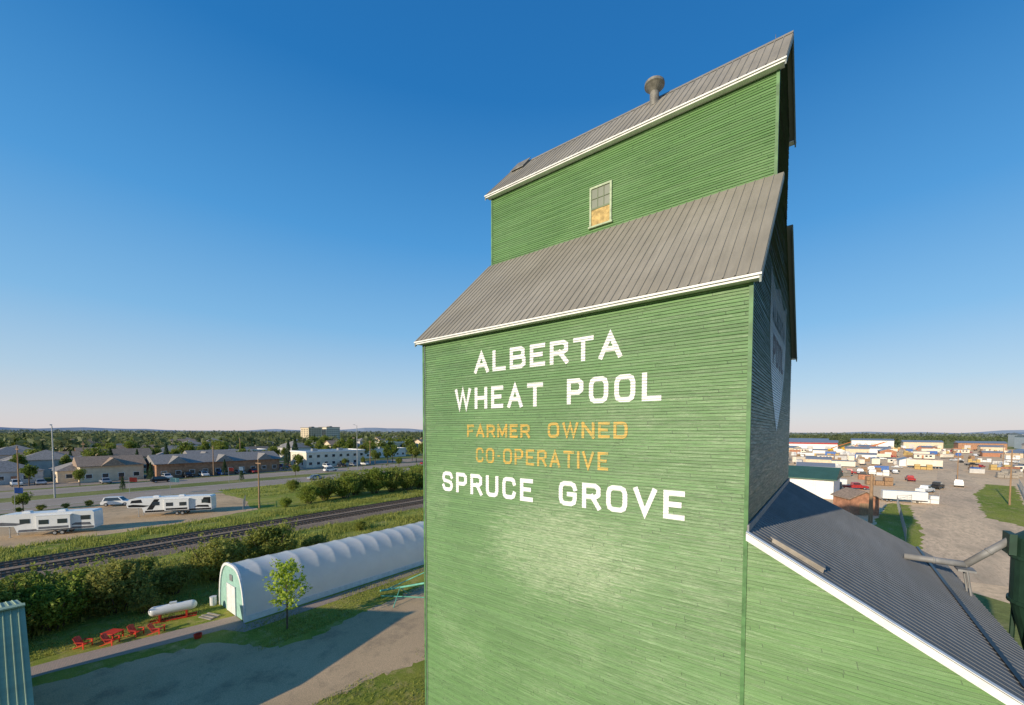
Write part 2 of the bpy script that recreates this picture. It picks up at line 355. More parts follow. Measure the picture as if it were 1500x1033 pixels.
# ------------------------------------------------------------ grain elevator
Z=15.
Xl,Xr,Yf,Yb,Yu=-12.675,-1.448,10.,21.366,13.874
zE,zUB,zUE,zP=3.394+Z,7.562+Z,10.637+Z,12.887+Z
Y2=Yf+Yb-Yu;Yc=(Yf+Yb)/2
EL=ob('grain_elevator',None);tag(EL,'tall green clapboard wooden grain elevator with painted lettering','grain elevator')
def part(name,me,loc=(0,0,0),label=None,parent=None,rz=0.):
    o=ob(name,me,parent or EL,loc,rz)
    if label:o['label']=label
    return o
s1=Vector((0,Yu-9.75,zUB-zE)); s2=Vector((0,Yc-(Yu-.25),zP-zUE))
zfw=zE+.25*s1.z/s1.y
def W_(me,mat,name='wall',label=None):
    me.materials.append(M[mat]);return part(name,me,label=label)
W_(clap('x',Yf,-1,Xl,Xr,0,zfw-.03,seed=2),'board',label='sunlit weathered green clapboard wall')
W_(clap('x',Yb,1,Xl,Xr,0,zfw-.03,seed=3),'board3')
zuw=zUE+.25*s2.z/s2.y-.03
W_(clap('x',Yu,-1,Xl,Xr,zUB-.1,zuw,seed=4),'board2')
W_(clap('x',Y2,1,Xl,Xr,zUB-.1,zuw,seed=5),'board2')
n1=(0,-s1.z,s1.y);n1b=(0,s1.z,s1.y);n2=(0,-s2.z,s2.y);n2b=(0,s2.z,s2.y)
for c,sg in ((Xr,1),(Xl,-1)):
    W_(clap('y',c,sg,Yf,Yb,0,zUB,[((0,9.75,zE-.04),n1),((0,Yb+.25,zE-.04),n1b)],seed=6),'board_shade_side')
    W_(clap('y',c,sg,Yu,Y2,zUB,zP,[((0,Yu-.25,zUE-.04),n2),((0,Y2+.25,zUE-.04),n2b)],seed=7),'board_shade_side')
rx0,rx1=Xl-.2,Xr+.2
for v_,l_,lb in ((s1,(rx0,9.75,zE),'long grey ribbed metal roof slope'),(Vector((0,-s1.y,s1.z)),(rx0,Yb+.25,zE),None),(s2,(rx0,Yu-.25,zUE),None),(Vector((0,-s2.y,s2.z)),(rx0,Y2+.25,zUE),None)):
    part('roof',ribroof((1,0,0),v_,rx1-rx0,v_.length,.25,.024,'roof',.04),l_,lb)
b=B();b.prism([(Yc-.14,zP-.10),(Yc,zP+.075),(Yc+.14,zP-.10),(Yc,zP+.05)],rx0,rx1,'x');part('ridge_cap',b.mesh('ridge',['roof']))
def fascia(y,z,sg):
    b=B();b.box(rx0-.02,rx1+.02,min(y,y-sg*-.03),max(y,y-sg*-.03),z-.05,z-.002)
    y2=y-sg*.04
    b.box(rx0+.03,rx1-.03,min(y2,y2-sg*-.03),max(y2,y2-sg*-.03),z-.105,z-.052)
    b.box(rx0+.05,rx1-.05,min(y2,y-sg*.26),max(y2,y-sg*.26),z-.1,z-.08)
    return b.mesh('fascia',['white'])
part('fascia',fascia(9.75,zE,-1));part('fascia',fascia(Yb+.25,zE,1));part('fascia',fascia(Yu-.25,zUE,-1));part('fascia',fascia(Y2+.25,zUE,1))
M['rake']=simple('grey_green_rake_board',(.25,.28,.26),.7)
for x0,x1 in ((rx1-.03,rx1+.012),(rx0-.012,rx0+.03)):
    for (ya,za,yb_,zb) in ((9.75,zE,Yu,zUB),(Yb+.25,zE,Y2,zUB),(Yu-.25,zUE,Yc,zP),(Y2+.25,zUE,Yc,zP)):
        b=B();b.prism([(ya,za-.02),(yb_,zb-.02),(yb_,zb-.2),(ya,za-.2)],x0,x1,'x');part('rake_board',b.mesh('rake',['rake']))
M['corner']=simple('green_corner_board',(.09,.2,.075),.55,sc=3,var=.3)
for (x,y,z0,z1) in ((Xl,Yf,0,zfw-.25),(Xr,Yf,0,zfw-.25),(Xl,Yu,zUB-.1,zuw-.2),(Xr,Yu,zUB-.1,zuw-.2)):
    b=B();sx=-1 if x==Xl else 1
    xx=sorted((x+sx*.035,x-sx*.05));b.box(xx[0],xx[1],y-.034,y-.001,z0,z1)
    xx=sorted((x+sx*.001,x+sx*.035));b.box(xx[0],xx[1],y+.0,y+.07,z0,z1)
    part('corner_board',b.mesh('corner',['corner']))
b=B();b.box(Xl-.03,Xr+.03,Yf-.05,Yb+.05,0,.5);part('foundation',b.mesh('foundation',['concrete']))
wx0,wx1,wz0,wz1=-7.62,-6.7,Z+7.8,Z+9.26
yw=Yu-TH
b=B();f=.075
b.box(wx0,wx0+f,yw-.05,yw+.02,wz0,wz1);b.box(wx1-f,wx1,yw-.05,yw+.02,wz0,wz1)
b.box(wx0+f,wx1-f,yw-.05,yw+.02,wz1-f,wz1);b.box(wx0-.04,wx1+.04,yw-.08,yw+.02,wz0-.06,wz0)
M['wframe']=simple('pale_green_window_frame',(.38,.45,.3),.7,sc=5,var=.25)
win=part('window',b.mesh('window_frame',['wframe']),label='small framed sash window half boarded with plywood')
zm=wz0+.64
b=B();b.box(wx0+f,wx1-f,yw-.012,yw+.01,zm,wz1-f)
part('glass_pane',b.mesh('pane',['glass_old']),parent=win)
b=B()
for t in (1/3,2/3):
    x=wx0+f+(wx1-wx0-2*f)*t;b.box(x-.012,x+.012,yw-.03,yw-.013,zm,wz1-f)
b.box(wx0+f,wx1-f,yw-.032,yw-.014,(zm+wz1-f)/2-.012,(zm+wz1-f)/2+.012);b.box(wx0+f,wx1-f,yw-.035,yw-.012,zm-.03,zm+.03)
M['mun']=simple('olive_muntin',(.16,.2,.12),.7);part('muntin',b.mesh('muntin',['mun']),parent=win)
b=B();b.box(wx0+f,wx1-f,yw-.02,yw+.01,wz0,zm-.03);part('plywood_panel',b.mesh('ply',['ply']),parent=win)
b=B();vx,vy=-5.67,15.25
b.cyl((vx,vy,zP-.6),(vx,vy,zP-.1),.17,.17,16);b.lathe([(.17,-.3),(.15,-.08),(.16,-.06),(.32,.12),(.37,.16),(.37,.25),(.3,.29),(.12,.35),(0.02,.37)],(vx,vy,zP),20);b.cyl((vx,vy,zP+.36),(vx,vy,zP+.45),.02,.02,6)
part('roof_ventilator',b.mesh('vent',['vent']),label='round dark grey roof ventilator with flared cap')
sl2=s2.z/s2.y
def rz2(y): return zUE+(y-(Yu-.25))*sl2
b=B();b.prism([(Yc-.62,rz2(Yc-.62)),(Yc-.62,rz2(Yc-.62)+.13),(Yc-.12,rz2(Yc-.12)+.17),(Yc-.12,rz2(Yc-.12))],-12.5,-11.85,'x');b.prism([(Yc-.68,rz2(Yc-.68)+.14),(Yc-.68,rz2(Yc-.68)+.17),(Yc-.08,rz2(Yc-.08)+.21),(Yc-.08,rz2(Yc-.08)+.175)],-12.56,-11.79,'x');part('roof_hatch',b.mesh('hatch',['vent']),label='low flat metal roof hatch')
b=B();b.cyl((rx1-.5,Yc,zP),(rx1-.5,Yc,zP+.22),.01,.006,6);part('lightning_rod',b.mesh('rod',['vent']))
b=B();pts=[(Xl+.12,Yf-.05,zfw-.4)]
for i in range(1,16): pts.append((Xl+.12+.02*math.sin(i*1.9),Yf-.05,zfw-.4-i*1.18))
for a,c in zip(pts,pts[1:]): b.cyl(a,c,.012,.012,5,cap=False)
part('cable',b.mesh('cable',['galv']))
# ---- lettering
GL={
'A':(1,[[(0,0),(.5,1),(1,0)],[(.17,.33),(.83,.33)]]),
'L':(.86,[[(0,1),(0,0),(1,0)]]),
'B':(.95,[[(0,1),(0,0)],[(0,1),(.74,1),(.93,.9),(.93,.64),(.76,.53),(0,.53)],[(.74,.53),(.8,.53),(1,.41),(1,.12),(.78,0),(0,0)]]),
'E':(.86,[[(1,1),(0,1),(0,0),(1,0)],[(0,.52),(.8,.52)]]),
'R':(.95,[[(0,0),(0,1)],[(0,1),(.78,1),(1,.88),(1,.58),(.78,.46),(0,.46)],[(.58,.46),(1,0)]]),
'T':(.98,[[(0,1),(1,1)],[(.5,1),(.5,0)]]),
'W':(1.3,[[(0,1),(.25,0),(.5,1),(.75,0),(1,1)]]),
'H':(.95,[[(0,0),(0,1)],[(1,0),(1,1)],[(0,.5),(1,.5)]]),
'P':(.92,[[(0,0),(0,1)],[(0,1),(.78,1),(1,.88),(1,.56),(.78,.44),(0,.44)]]),
'O':(1,'C',[[(.25,0),(.08,.07),(0,.25),(0,.75),(.08,.93),(.25,1),(.75,1),(.92,.93),(1,.75),(1,.25),(.92,.07),(.75,0)]]),
'F':(.86,[[(1,1),(0,1),(0,0)],[(0,.5),(.8,.5)]]),
'M':(1.1,[[(0,0),(0,1)],[(0,1),(.5,.15),(1,1)],[(1,1),(1,0)]]),
'N':(1,[[(0,0),(0,1)],[(0,1),(1,0)],[(1,0),(1,1)]]),
'D':(.98,'C',[[(0,0),(0,1),(.72,1),(.92,.92),(1,.74),(1,.26),(.92,.08),(.72,0)]]),
'C':(.95,[[(1,.78),(.93,.93),(.75,1),(.25,1),(.07,.93),(0,.75),(0,.25),(.07,.07),(.25,0),(.75,0),(.93,.07),(1,.22)]]),
'-':(.45,[[(0,.5),(1,.5)]]),
'V':(1,[[(0,1),(.5,0),(1,1)]]),
'I':(.12,[[(.5,0),(.5,1)]]),
'S':(.95,[[(1,.8),(.9,.95),(.75,1),(.25,1),(.07,.93),(0,.8),(0,.68),(.1,.56),(.27,.53),(.73,.48),(.9,.44),(1,.32),(1,.2),(.93,.07),(.75,0),(.25,0),(.1,.05),(0,.2)]]),
'U':(.95,[[(0,1),(0,.25),(.08,.07),(.25,0),(.75,0),(.92,.07),(1,.25),(1,1)]]),
'G':(1,[[(1,.78),(.93,.93),(.75,1),(.25,1),(.07,.93),(0,.75),(0,.25),(.07,.07),(.25,0),(.75,0),(.93,.07),(1,.25),(1,.47),(.58,.47)]]),
}
def strip(pts,s,closed):
    n=len(pts);P=[Vector(p) for p in pts]
    if not closed:
        for a,c in ((0,1),(-1,-2)):
            d=(P[a]-P[c]);
            if abs(d.x)<1e-6 or abs(d.y)<1e-6: P[a]=P[a]+d.normalized()*s*.5*.98
            elif abs(d.y)>abs(d.x)*.3: P[a]=P[a]+d.normalized()*(s*.5/(abs(d.y)/d.length))
    out=[]
    for i in range(n):
        a=P[i]-P[i-1] if (i>0 or closed) else None;c=P[(i+1)%n]-P[i] if (i<n-1 or closed) else None
        if a is None: d=c.normalized();nn=Vector((-d.y,d.x));k=1
        elif c is None: d=a.normalized();nn=Vector((-d.y,d.x));k=1
        else:
            a=a.normalized();c=c.normalized();t=(a+c)
            if t.length<1e-6: t=a
            t=t.normalized();nn=Vector((-t.y,t.x));k=1/max(.42,nn.dot(Vector((-a.y,a.x))))
        out.append((P[i]+nn*s*.5*k,P[i]-nn*s*.5*k))
    return out
def text_mesh(words,z0,h,s,mat,plane='x',c=Yf,sg=-1,base=.009):
    vs=[];fs=[];lay=0
    for (t,x0,x1) in words:
        tot=sum(GL[ch][0] for ch in t);gap=.17*h/ .7
        gap=min(gap,(x1-x0)/len(t)*.26)
        k=(x1-x0-gap*(len(t)-1))/tot;x=x0
        for ch in t:
            g=GL[ch];closed=len(g)==3;pl=g[-1];w=g[0]*k
            s_=s*.55 if ch=='-' else s
            for q in pl:
                lay+=1
                pts=[(x+s/2+px*(w-s),z0+s/2+pz*(h-s)) for px,pz in q]
                if ch=='I': pts=[(x+w/2,z0+s/2),(x+w/2,z0+h-s/2)]
                st=strip(pts,s_,closed);o=len(vs);off=.0012*(lay%3)
                for a,c_ in st: vs+=[(a.x,off,a.y),(c_.x,off,c_.y)]
                m=len(st)
                for i in range(m if closed else m-1):
                    j=(i+1)%m;fs.append((o+2*i,o+2*j,o+2*j+1,o+2*i+1))
            x+=w+gap
    return board_cut(vs,fs,z0,z0+h,mat,plane,c,sg,base)
def board_cut(vs,fs,za,zb,mat,plane,c,sg,base):
    me0=bpy.data.meshes.new('t');me0.from_pydata(vs,[],fs)
    V_=[];F_=[]
    k0=int(math.floor((za-.1)/BH));k1=int(math.ceil((zb+.1)/BH))
    for kk in range(k0,k1):
        bm=bmesh.new();bm.from_mesh(me0)
        for co_,no in (((0,0,kk*BH),(0,0,-1)),((0,0,(kk+1)*BH),(0,0,1))):
            bmesh.ops.bisect_plane(bm,geom=bm.verts[:]+bm.edges[:]+bm.faces[:],plane_co=co_,plane_no=no,clear_outer=True)
        o=len(V_)
        for i,v in enumerate(bm.verts):
            v.index=i
            fr=(v.co.z-kk*BH)/BH
            d=TH*(1-fr)+base+v.co.y
            V_.append((v.co.x,c+sg*d,v.co.z) if plane=='x' else (c+sg*d,v.co.x,v.co.z))
        for f_ in bm.faces: F_.append(tuple(o+v.index for v in f_.verts))
        bm.free()
    bb=B();bb.add(V_,F_);return bb.mesh('lettering',[mat],fix=False)
for (t,x0,x1,z0,h,s,mt_,lb) in (('ALBERTA',-9.95,-4.5,1.99,.69,.135,'let_w','white painted sign word ALBERTA'),('WHEAT',-10.92,-7.05,.77,.73,.135,'let_w','white painted sign word WHEAT'),('POOL',-6.2,-3.42,.79,.73,.135,'let_w','white painted sign word POOL'),
  ('FARMER',-10.31,-7.55,-.2,.43,.085,'let_y','faded yellow painted word FARMER'),('OWNED',-6.87,-4.31,-.18,.45,.085,'let_y','faded yellow painted word OWNED'),('CO-OPERATIVE',-9.88,-4.86,-1.06,.5,.08,'let_y','faded yellow painted word CO-OPERATIVE'),
  ('SPRUCE',-11.62,-7.42,-2.2,.72,.135,'let_w','white painted sign word SPRUCE'),('GROVE',-6.46,-2.8,-2.17,.72,.135,'let_w','white painted sign word GROVE')):
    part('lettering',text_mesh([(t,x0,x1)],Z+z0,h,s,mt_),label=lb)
def shield(w,h):
    p=[(-w,h*.5),(-w*.55,h*.42),(0,h*.5),(w*.55,h*.42),(w,h*.5)]
    for i in range(1,9):
        t=i/8;p.append((w*(1-t**2.2),h*.5-h*(.25+.75*t)*1.0 if t<1 else -h*.5))
    q=[(-a,c) for a,c in p[5:-1]][::-1]
    return p+q
so=shield(2.5,4.7)
em=part('emblem',board_cut([(Yc+a,0,Z+2.4+c) for a,c in so],[tuple(range(len(so)))],Z-.1,Z+4.9,'let_s','y',Xr,1,.008),label='faded white painted shield emblem')
part('lettering',text_mesh([('ALBERTA',Yc-1.9,Yc+1.9)],Z+3.3,.6,.13,'let_g','y',Xr,1,.014),parent=em)
part('lettering',text_mesh([('POOL',Yc-1.6,Yc+1.6)],Z+2.1,.9,.17,'let_r','y',Xr,1,.014),parent=em)
# ---- lean-to annex
Ae=3.75;zj=-2.22+Z;sl=.534
W_(clap('x',Yf,-1,Xr+.04,Ae-.2,0,zj,[((Xr,0,zj-.06),(sl,0,1))],seed=9),'board3',label='green clapboard annex wall')
W_(clap('x',Yb,1,Xr+.04,Ae-.2,0,zj,[((Xr,0,zj-.06),(sl,0,1))],seed=9),'board_shade_side')
W_(clap('y',Ae-.2,1,Yf,Yb,0,zj-sl*(Ae-Xr)-.0,seed=10),'board_shade_side')
V=Vector((-(Ae-Xr-.025),0,sl*(Ae-Xr-.025)));
part('annex_roof',ribroof((0,1,0),V,Yb-Yf+.4,V.length,.24,.014,'roof_annex',.035),(Ae,Yf-.2,zj-sl*(Ae-Xr)),'dark grey ribbed metal lean-to roof')
b=B();b.prism([(Xr+.03,zj-.0),(Ae+.02,zj-sl*(Ae+.02-Xr)),(Ae+.02,zj-sl*(Ae+.02-Xr)-.16),(Xr+.03,zj-.16)],Yf-.235,Yf-.205,'y')
part('annex_fascia',b.mesh('afascia',['white']))
b=B();b.prism([(Xr+.03,zj+.035),(Ae+.04,zj-sl*(Ae+.04-Xr)+.035),(Ae+.04,zj-sl*(Ae+.04-Xr)+.02),(Xr+.03,zj+.02)],Yf-.25,Yf-.1,'y')
part('annex_flashing',b.mesh('aflash',['white']))
b=B();b.box(Xr+.03,Xr+.07,Yf-.1,Yb+.1,zj+.0,zj+.16);part('wall_flashing',b.mesh('wflash',['duct']))
xx=2.95;zz=zj-sl*(xx-Xr)
b=B();b.box(xx-.04,xx+.04,Yf-.1,Yb+.1,zz+.02,zz+.09);part('snow_rail',b.mesh('srail',['black']))
b=B();b.prism([(-.02,-.02),(.93,-.02-sl*.95),(.95,.08-sl*.95),(0,.08)],-.08,.08,'y');b.prism([(-.04,.082),(.97,.082-sl*.97),(.97,.105-sl*.97),(-.04,.105)],-.11,.11,'y')
part('roof_curb',b.mesh('hood',['greywood']),(-.95,Yf+.35,zj-sl*(-.95-Xr)+.05),'slim grey curb box on the annex roof')
DX=5.25
DC=thing('dust_collector','dark green steel cyclone dust collector with grey duct','dust collector',[],loc=(DX,17.5,0))
b=B();b.lathe([(.0,12.3),(.5,12.25),(.8,12.0),(.82,11.95),(.82,10.1),(.8,10.05),(.34,8.0),(.3,7.2)],n=28);b.lathe([(.83,11.5),(.87,11.5),(.87,11.4),(.83,11.4)],n=28);b.lathe([(.83,10.2),(.87,10.2),(.87,10.1),(.83,10.1)],n=28);b.box(-.95,-.8,-.3,.3,11.5,12.1);ob('body',b.mesh('cyclone',['dkgreen']),DC)
for a in range(4):
    t=math.pi/4+a*math.pi/2
    b=B();b.cyl((.8*math.cos(t),.8*math.sin(t),10.5),(1.05*math.cos(t),1.05*math.sin(t),0),.06,.06,6);ob('leg',b.mesh('leg',['dkgreen']),DC)
b=B()
for zz_ in (2.5,5.,7.5):
    for a in range(4):
        t=math.pi/4+a*math.pi/2;u=t+math.pi/2;q=1.05-.25*zz_/10.5
        b.cyl((q*math.cos(t),q*math.sin(t),zz_),(q*math.cos(u),q*math.sin(u),zz_),.035,.035,6)
ob('bracing',b.mesh('bracing',['dkgreen']),DC)
b=B();b.cyl((0,0,7.3),(0,0,1.2),.3,.3,12);ob('spout',b.mesh('spout',['dkgreen']),DC)
def pipe(pts,r,n=14):
    b=B()
    for a,c in zip(pts,pts[1:]): b.cyl(a,c,r,r,n)
    for p in pts[1:-1]: b.lathe([(r*math.cos(t),r*math.sin(t)) for t in [math.pi/2-i*math.pi/8 for i in range(9)]],p,12)
    for a,c in zip(pts,pts[1:]):
        a=Vector(a);c=Vector(c);m_=(a+c)/2;d=(c-a).normalized();b.cyl(m_-d*.03,m_+d*.03,r*1.12,r*1.12,n)
    return b
P_=[Vector(p)-Vector((DX,17.5,0)) for p in ((2.1,17.5,Z-4.02),(3.5,17.5,Z-4.02),(4.45,17.5,Z-3.05),(4.8,17.5,Z-3.0))]
ob('duct',pipe(P_,.1).mesh('duct',['duct'],True),DC)
b=B()
for dy in (-.22,.22): b.cyl((3.5-DX,dy,Z-4.14),(3.62-DX,dy,Z-5.0),.03,.03,6)
b.box(3.3-DX,3.7-DX,-.24,.24,Z-4.2,Z-4.14);ob('duct_bracket',b.mesh('bracket',['duct']),DC)
# ------------------------------------------------------------ corrugated shed
SH=thing('metal_shed','corrugated metal gabled shed beside the gravel lot','shed',[],loc=(-31,-.35,0))
rz_,ez=6.6,3.3;hw=4.4;hl=8.6;el=4.7
for w_,e_,s_ in ((hw,ez,1),(hl,el,-1)):
    v=Vector((-s_*w_,0,rz_-e_))
    ob('roof',ribroof((0,1,0),v,22.3,v.length,.22,.04,'shedmetal'),SH,(s_*w_,-21,e_))
b=B();b.prism([(-hl+.4,0),(hw-.4,0),(hw-.4,ez+.2),(0,rz_-.12),(-hl+.4,el)],-20.8,1.0,'y');ob('wall',b.mesh('shedwall',['shedmetal']),SH)
b=B();b.box(-.2,.2,-21,1.32,rz_+.02,rz_+.08);ob('ridge_cap',b.mesh('cap',['shedmetal']),SH)
b=B();b.box(-1.6,1.6,1.0,1.06,0,2.9);ob('door',b.mesh('door',['white']),SH)
# ------------------------------------------------------------ arched greenhouse
def arch(t,w=2.75,h=4.0): 
    c=math.cos(t);s=math.sin(t);return (math.copysign(abs(c)**.62,c)*w,(max(0,s)**.9)*h)
GX,GY0,GY1=-39.4,11.6,62.
b=B();nn=22;ys=[];y=GY0
while y<GY1: ys+=[(y,1.0),(y+.12,.993),(y+.75,.986),(y+1.38,.993)];y+=1.5
ys.append((y,1.0));vs=[]
for (y,k) in ys:
    for j in range(nn+1):
        a=arch(math.pi*j/nn,2.75*k,4.0*k);vs.append((a[0],y-GY0,a[1]))
w=nn+1;fs=[(r*w+j,r*w+j+1,(r+1)*w+j+1,(r+1)*w+j) for r in range(len(ys)-1) for j in range(nn)]
b.add(vs,fs);cover=b.mesh('cover',['polyfilm'],True)
GH=thing('greenhouse','long white arched plastic film greenhouse on the lawn','greenhouse',[('cover',cover)],loc=(GX,GY0,0))
M['teal']=simple('pale_teal_panel',(.3,.5,.42),.6,sc=2,var=.12)
b=B();pp=[arch(math.pi*j/nn,2.7,3.95) for j in range(nn+1)]
b.add([(x,.02,z) for x,z in pp],[tuple(range(nn+1))]);ob('end_wall',b.mesh('endwall',['teal'],fix=False),GH)
b=B();po=[arch(math.pi*j/nn,2.84,4.1) for j in range(nn+1)];pi_=[arch(math.pi*j/nn,2.64,3.88) for j in range(nn+1)]
for j in range(nn):
    q=[po[j],po[j+1],pi_[j+1],pi_[j]]
    b.add([(x,-.08,z) for x,z in q]+[(x,.06,z) for x,z in q],[(0,1,2,3),(7,6,5,4),(0,4,5,1),(2,6,7,3)])
ob('end_trim',b.mesh('trim',['white']),GH)
b=B();b.box(-.9,.9,-.05,.0,.05,2.3);b.box(-.95,-.9,-.07,0,0,2.35);b.box(.9,.95,-.07,0,0,2.35);b.box(-.95,.95,-.07,0,2.3,2.36);b.box(-.02,.02,-.06,0,.05,2.3);ob('door',b.mesh('ghdoor',['white']),GH)
b=B();b.box(-.3,.3,-.04,.0,2.7,3.2);ob('vent_fan',b.mesh('fan',['galv']),GH)
for sx in (-1,1):
    b=B();b.box(sx*2.79-.04,sx*2.79+.04,0,GY1-GY0,0,.45);ob('baseboard',b.mesh('baseb',['white']),GH)
# ------------------------------------------------------------ foliage
def leafquads(pts,size,rs):
    n=len(pts);a=rs.normal(size=(n,3));a/=np.linalg.norm(a,axis=1)[:,None]
    c=rs.normal(size=(n,3));c-=a*(a*c).sum(1)[:,None];c/=np.linalg.norm(c,axis=1)[:,None]
    s=size*rs.uniform(.55,1.35,size=(n,1))
    a=a*s;c=c*s*.6
    return np.stack([pts-a,pts-c*.9+a*.1,pts+a,pts+c*.9],axis=1).reshape(-1,3)
def fol_mesh(name,v,mat):
    n=len(v)//4;me=bpy.data.meshes.new(name);me.vertices.add(n*4);me.vertices.foreach_set('co',v.astype('f').ravel())
    me.loops.add(n*4);me.loops.foreach_set('vertex_index',np.arange(n*4,dtype='i'));me.polygons.add(n)
    me.polygons.foreach_set('loop_start',np.arange(0,n*4,4,dtype='i'));me.polygons.foreach_set('loop_total',np.full(n,4,dtype='i'))
    me.materials.append(M[mat]);me.update(calc_edges=True);me.validate();return me
def crown_pts(rs,n,rx,ry,rz,cz,K=16,cr=.38):
    cs=[]
    while len(cs)<K:
        p=rs.uniform(-1,1,3);l=np.linalg.norm(p)
        if .35<l<1: cs.append(p*(.8 if l>.6 else 1))
    cs=np.array(cs)*np.array([rx,ry,rz])*.78
    w=rs.uniform(.5,1.2,K);idx=rs.choice(K,n,p=w/w.sum())
    d=rs.normal(size=(n,3));d/=np.linalg.norm(d,axis=1)[:,None];d*=(rs.uniform(0,1,(n,1))**.35)
    r=cr*np.array([rx,ry,rz])*w[idx][:,None]
    p=cs[idx]+d*r;p[:,2]+=cz;return p
def trunk(b,h,r,rs,limbs=5,spread=1.5,m=0):
    b.cyl((0,0,-.1),(0,0,h*.45),r,r*.75,8,m);b.cyl((0,0,h*.45),(.05,0,h*.85),r*.75,r*.25,7,m)
    for i in range(limbs):
        t=i*2.4+rs.uniform(0,1);z=h*(.3+.45*i/limbs);e=(spread*math.cos(t),spread*math.sin(t),z+h*.22)
        b.cyl((0,0,z),e,r*.4,r*.1,6,m)
TV=[]
for i in range(5):
    rs=np.random.RandomState(10+i);h=8.;b=B();trunk(b,h,.17,rs,6,1.7)
    rx=2.4+.5*(i%3);p=crown_pts(rs,1500,rx,rx*.95,2.9+.3*(i%2),5.1,18,.4)
    TV.append((b.mesh('trunk',['bark']),fol_mesh('crown',leafquads(p,.3,rs),'leaf')))
SV=[]
for i in range(2):
    rs=np.random.RandomState(30+i);h=9.+i;b=B();b.cyl((0,0,-.1),(0,0,h*.97),.16,.03,7)
    n=1700;t=rs.uniform(0,1,n)**.8;z=.8+t*(h-.8);lay=np.floor(t*13);fr=(t*13)%1
    R=(1-t)*2.1*(1.0-.35*fr)+.08;a=rs.uniform(0,2*np.pi,n);rr=R*rs.uniform(.25,1.0,n)**.5*(1+.18*np.sin(a*5+lay*2))
    p=np.stack([rr*np.cos(a),rr*np.sin(a),z-rr*.2],1)
    SV.append((b.mesh('trunk',['bark']),fol_mesh('crown',leafquads(p,.22,rs),'needle')))
tcount=[0]
def tree(x,y,s=1.,kind='d',group='town trees along the streets'):
    v=(SV if kind=='s' else TV)[tcount[0]%(2 if kind=='s' else 5)];tcount[0]+=1
    nm='spruce_tree' if kind=='s' else 'tree'
    thing(nm,'dark pointed spruce tree in the town' if kind=='s' else 'leafy green broadleaf tree in the town','tree',[('trunk',v[0]),('crown',v[1])],(x,y,0),rnd.uniform(0,6.28),group,s)
BV=[]
for i in range(4):
    rs=np.random.RandomState(50+i);b=B()
    for k in range(9):
        t=k*.7+rs.uniform(0,.5);b.cyl((.3*math.cos(t),.3*math.sin(t),-.05),(1.6*math.cos(t),1.6*math.sin(t),2.4+rs.uniform(-.5,.8)),.05,.015,5)
    p=crown_pts(rs,8000,2.5,2.5,2.0,1.85,30,.33);p=p[p[:,2]>.02]
    q=[]
    for k in range(34):
        t=rs.uniform(0,6.28);r0_=rs.uniform(.6,2.3);h0=rs.uniform(1.6,3.4)*(1-.25*r0_/2.3);u=rs.uniform(0,1,(14,1))
        q.append(np.array([r0_*math.cos(t),r0_*math.sin(t),h0])+u*np.array([.35*math.cos(t),.35*math.sin(t),.9])+rs.normal(size=(14,3))*.06)
    p=np.concatenate([p]+q)
    BV.append((b.mesh('stem',['bark']),fol_mesh('foliage',leafquads(p,.11,rs),'leaf_bush')))
def bush(x,y,s,i,lab='dense green wild bush beside the railway bank',g='bushes along the railway bank'):
    thing('bush',lab,'bush',[('stem',BV[i%4][0]),('foliage',BV[i%4][1])],(x,y,0),rnd.uniform(0,6.28),g,s)
k=0
for (x,y,s) in ((-48,-5,1.3),(-46.7,-1.4,1.35),(-49.5,1.2,1.25),(-47.0,2.8,1.1),(-51,4.6,1.05),(-47.4,6.2,1.2),(-52.5,8,.9),(-48.4,9.9,.85),(-49.6,13.4,1.25),(-53,15.6,.9),(-50.2,18.6,1.35),(-54.5,-1.5,.9),(-49.2,23.0,.8),(-45.4,.4,.65),(-45.2,7.4,.5),(-45.4,-3.2,.95)):
    bush(x,y,s,k);k+=1
for (x,y,s) in ((-86,34.5,.6),(-86.5,39,1.1),(-88,43,1.4),(-87,47,1.5),(-90,51,1.6),(-88.5,55,1.75),(-87.5,59,1.6),(-86,63,1.5),(-87,67,1.6),(-90,71,1.7),(-87,76,1.6),(-92,45,1.3),(-85,84,1.3),(-90,92,1.5),(-91,62,1.7),(-57,33,.45),(-58.5,47,.35),(-108,45,.8),(-110,60,1),(-109,82,1.1),(-112,98,1.2),(-118.3,0,.32),(-118.4,3.5,.3),(-118.3,6,.34),(-118.3,9,.3),(-118.2,12,.33),(-118.4,-4,.4)):
    bush(x,y,s,k,'dense green bush between railway and highway','bushes between railway and highway');k+=1
rs=np.random.RandomState(5);b=B();b.cyl((0,0,-.1),(.03,.02,2.2),.07,.055,8);b.cyl((.03,.02,2.2),(0,0,4.9),.055,.015,7)
P0=[]
for i in range(22):
    t=i*2.4;z=1.5+i*.155;L_=1.5*(1-.55*(i/22))*rs.uniform(.6,1.15);e=np.array([L_*math.cos(t),L_*math.sin(t),z+L_*.75]);b.cyl((0.02,0.01,z),tuple(e),.022,.006,5)
    n=62;q=rs.uniform(.35,1.12,(n,1));P0.append(np.array([0,0,z])+(e-np.array([0,0,z]))*q+rs.normal(size=(n,3))*.15)
thing('young_tree','slender young yellow-green maple tree on the lawn','tree',[('trunk',b.mesh('trunk',['bark'])),('crown',fol_mesh('crown',leafquads(np.concatenate(P0),.13,rs),'leaf_y'))],(-32.9,13.1,0))
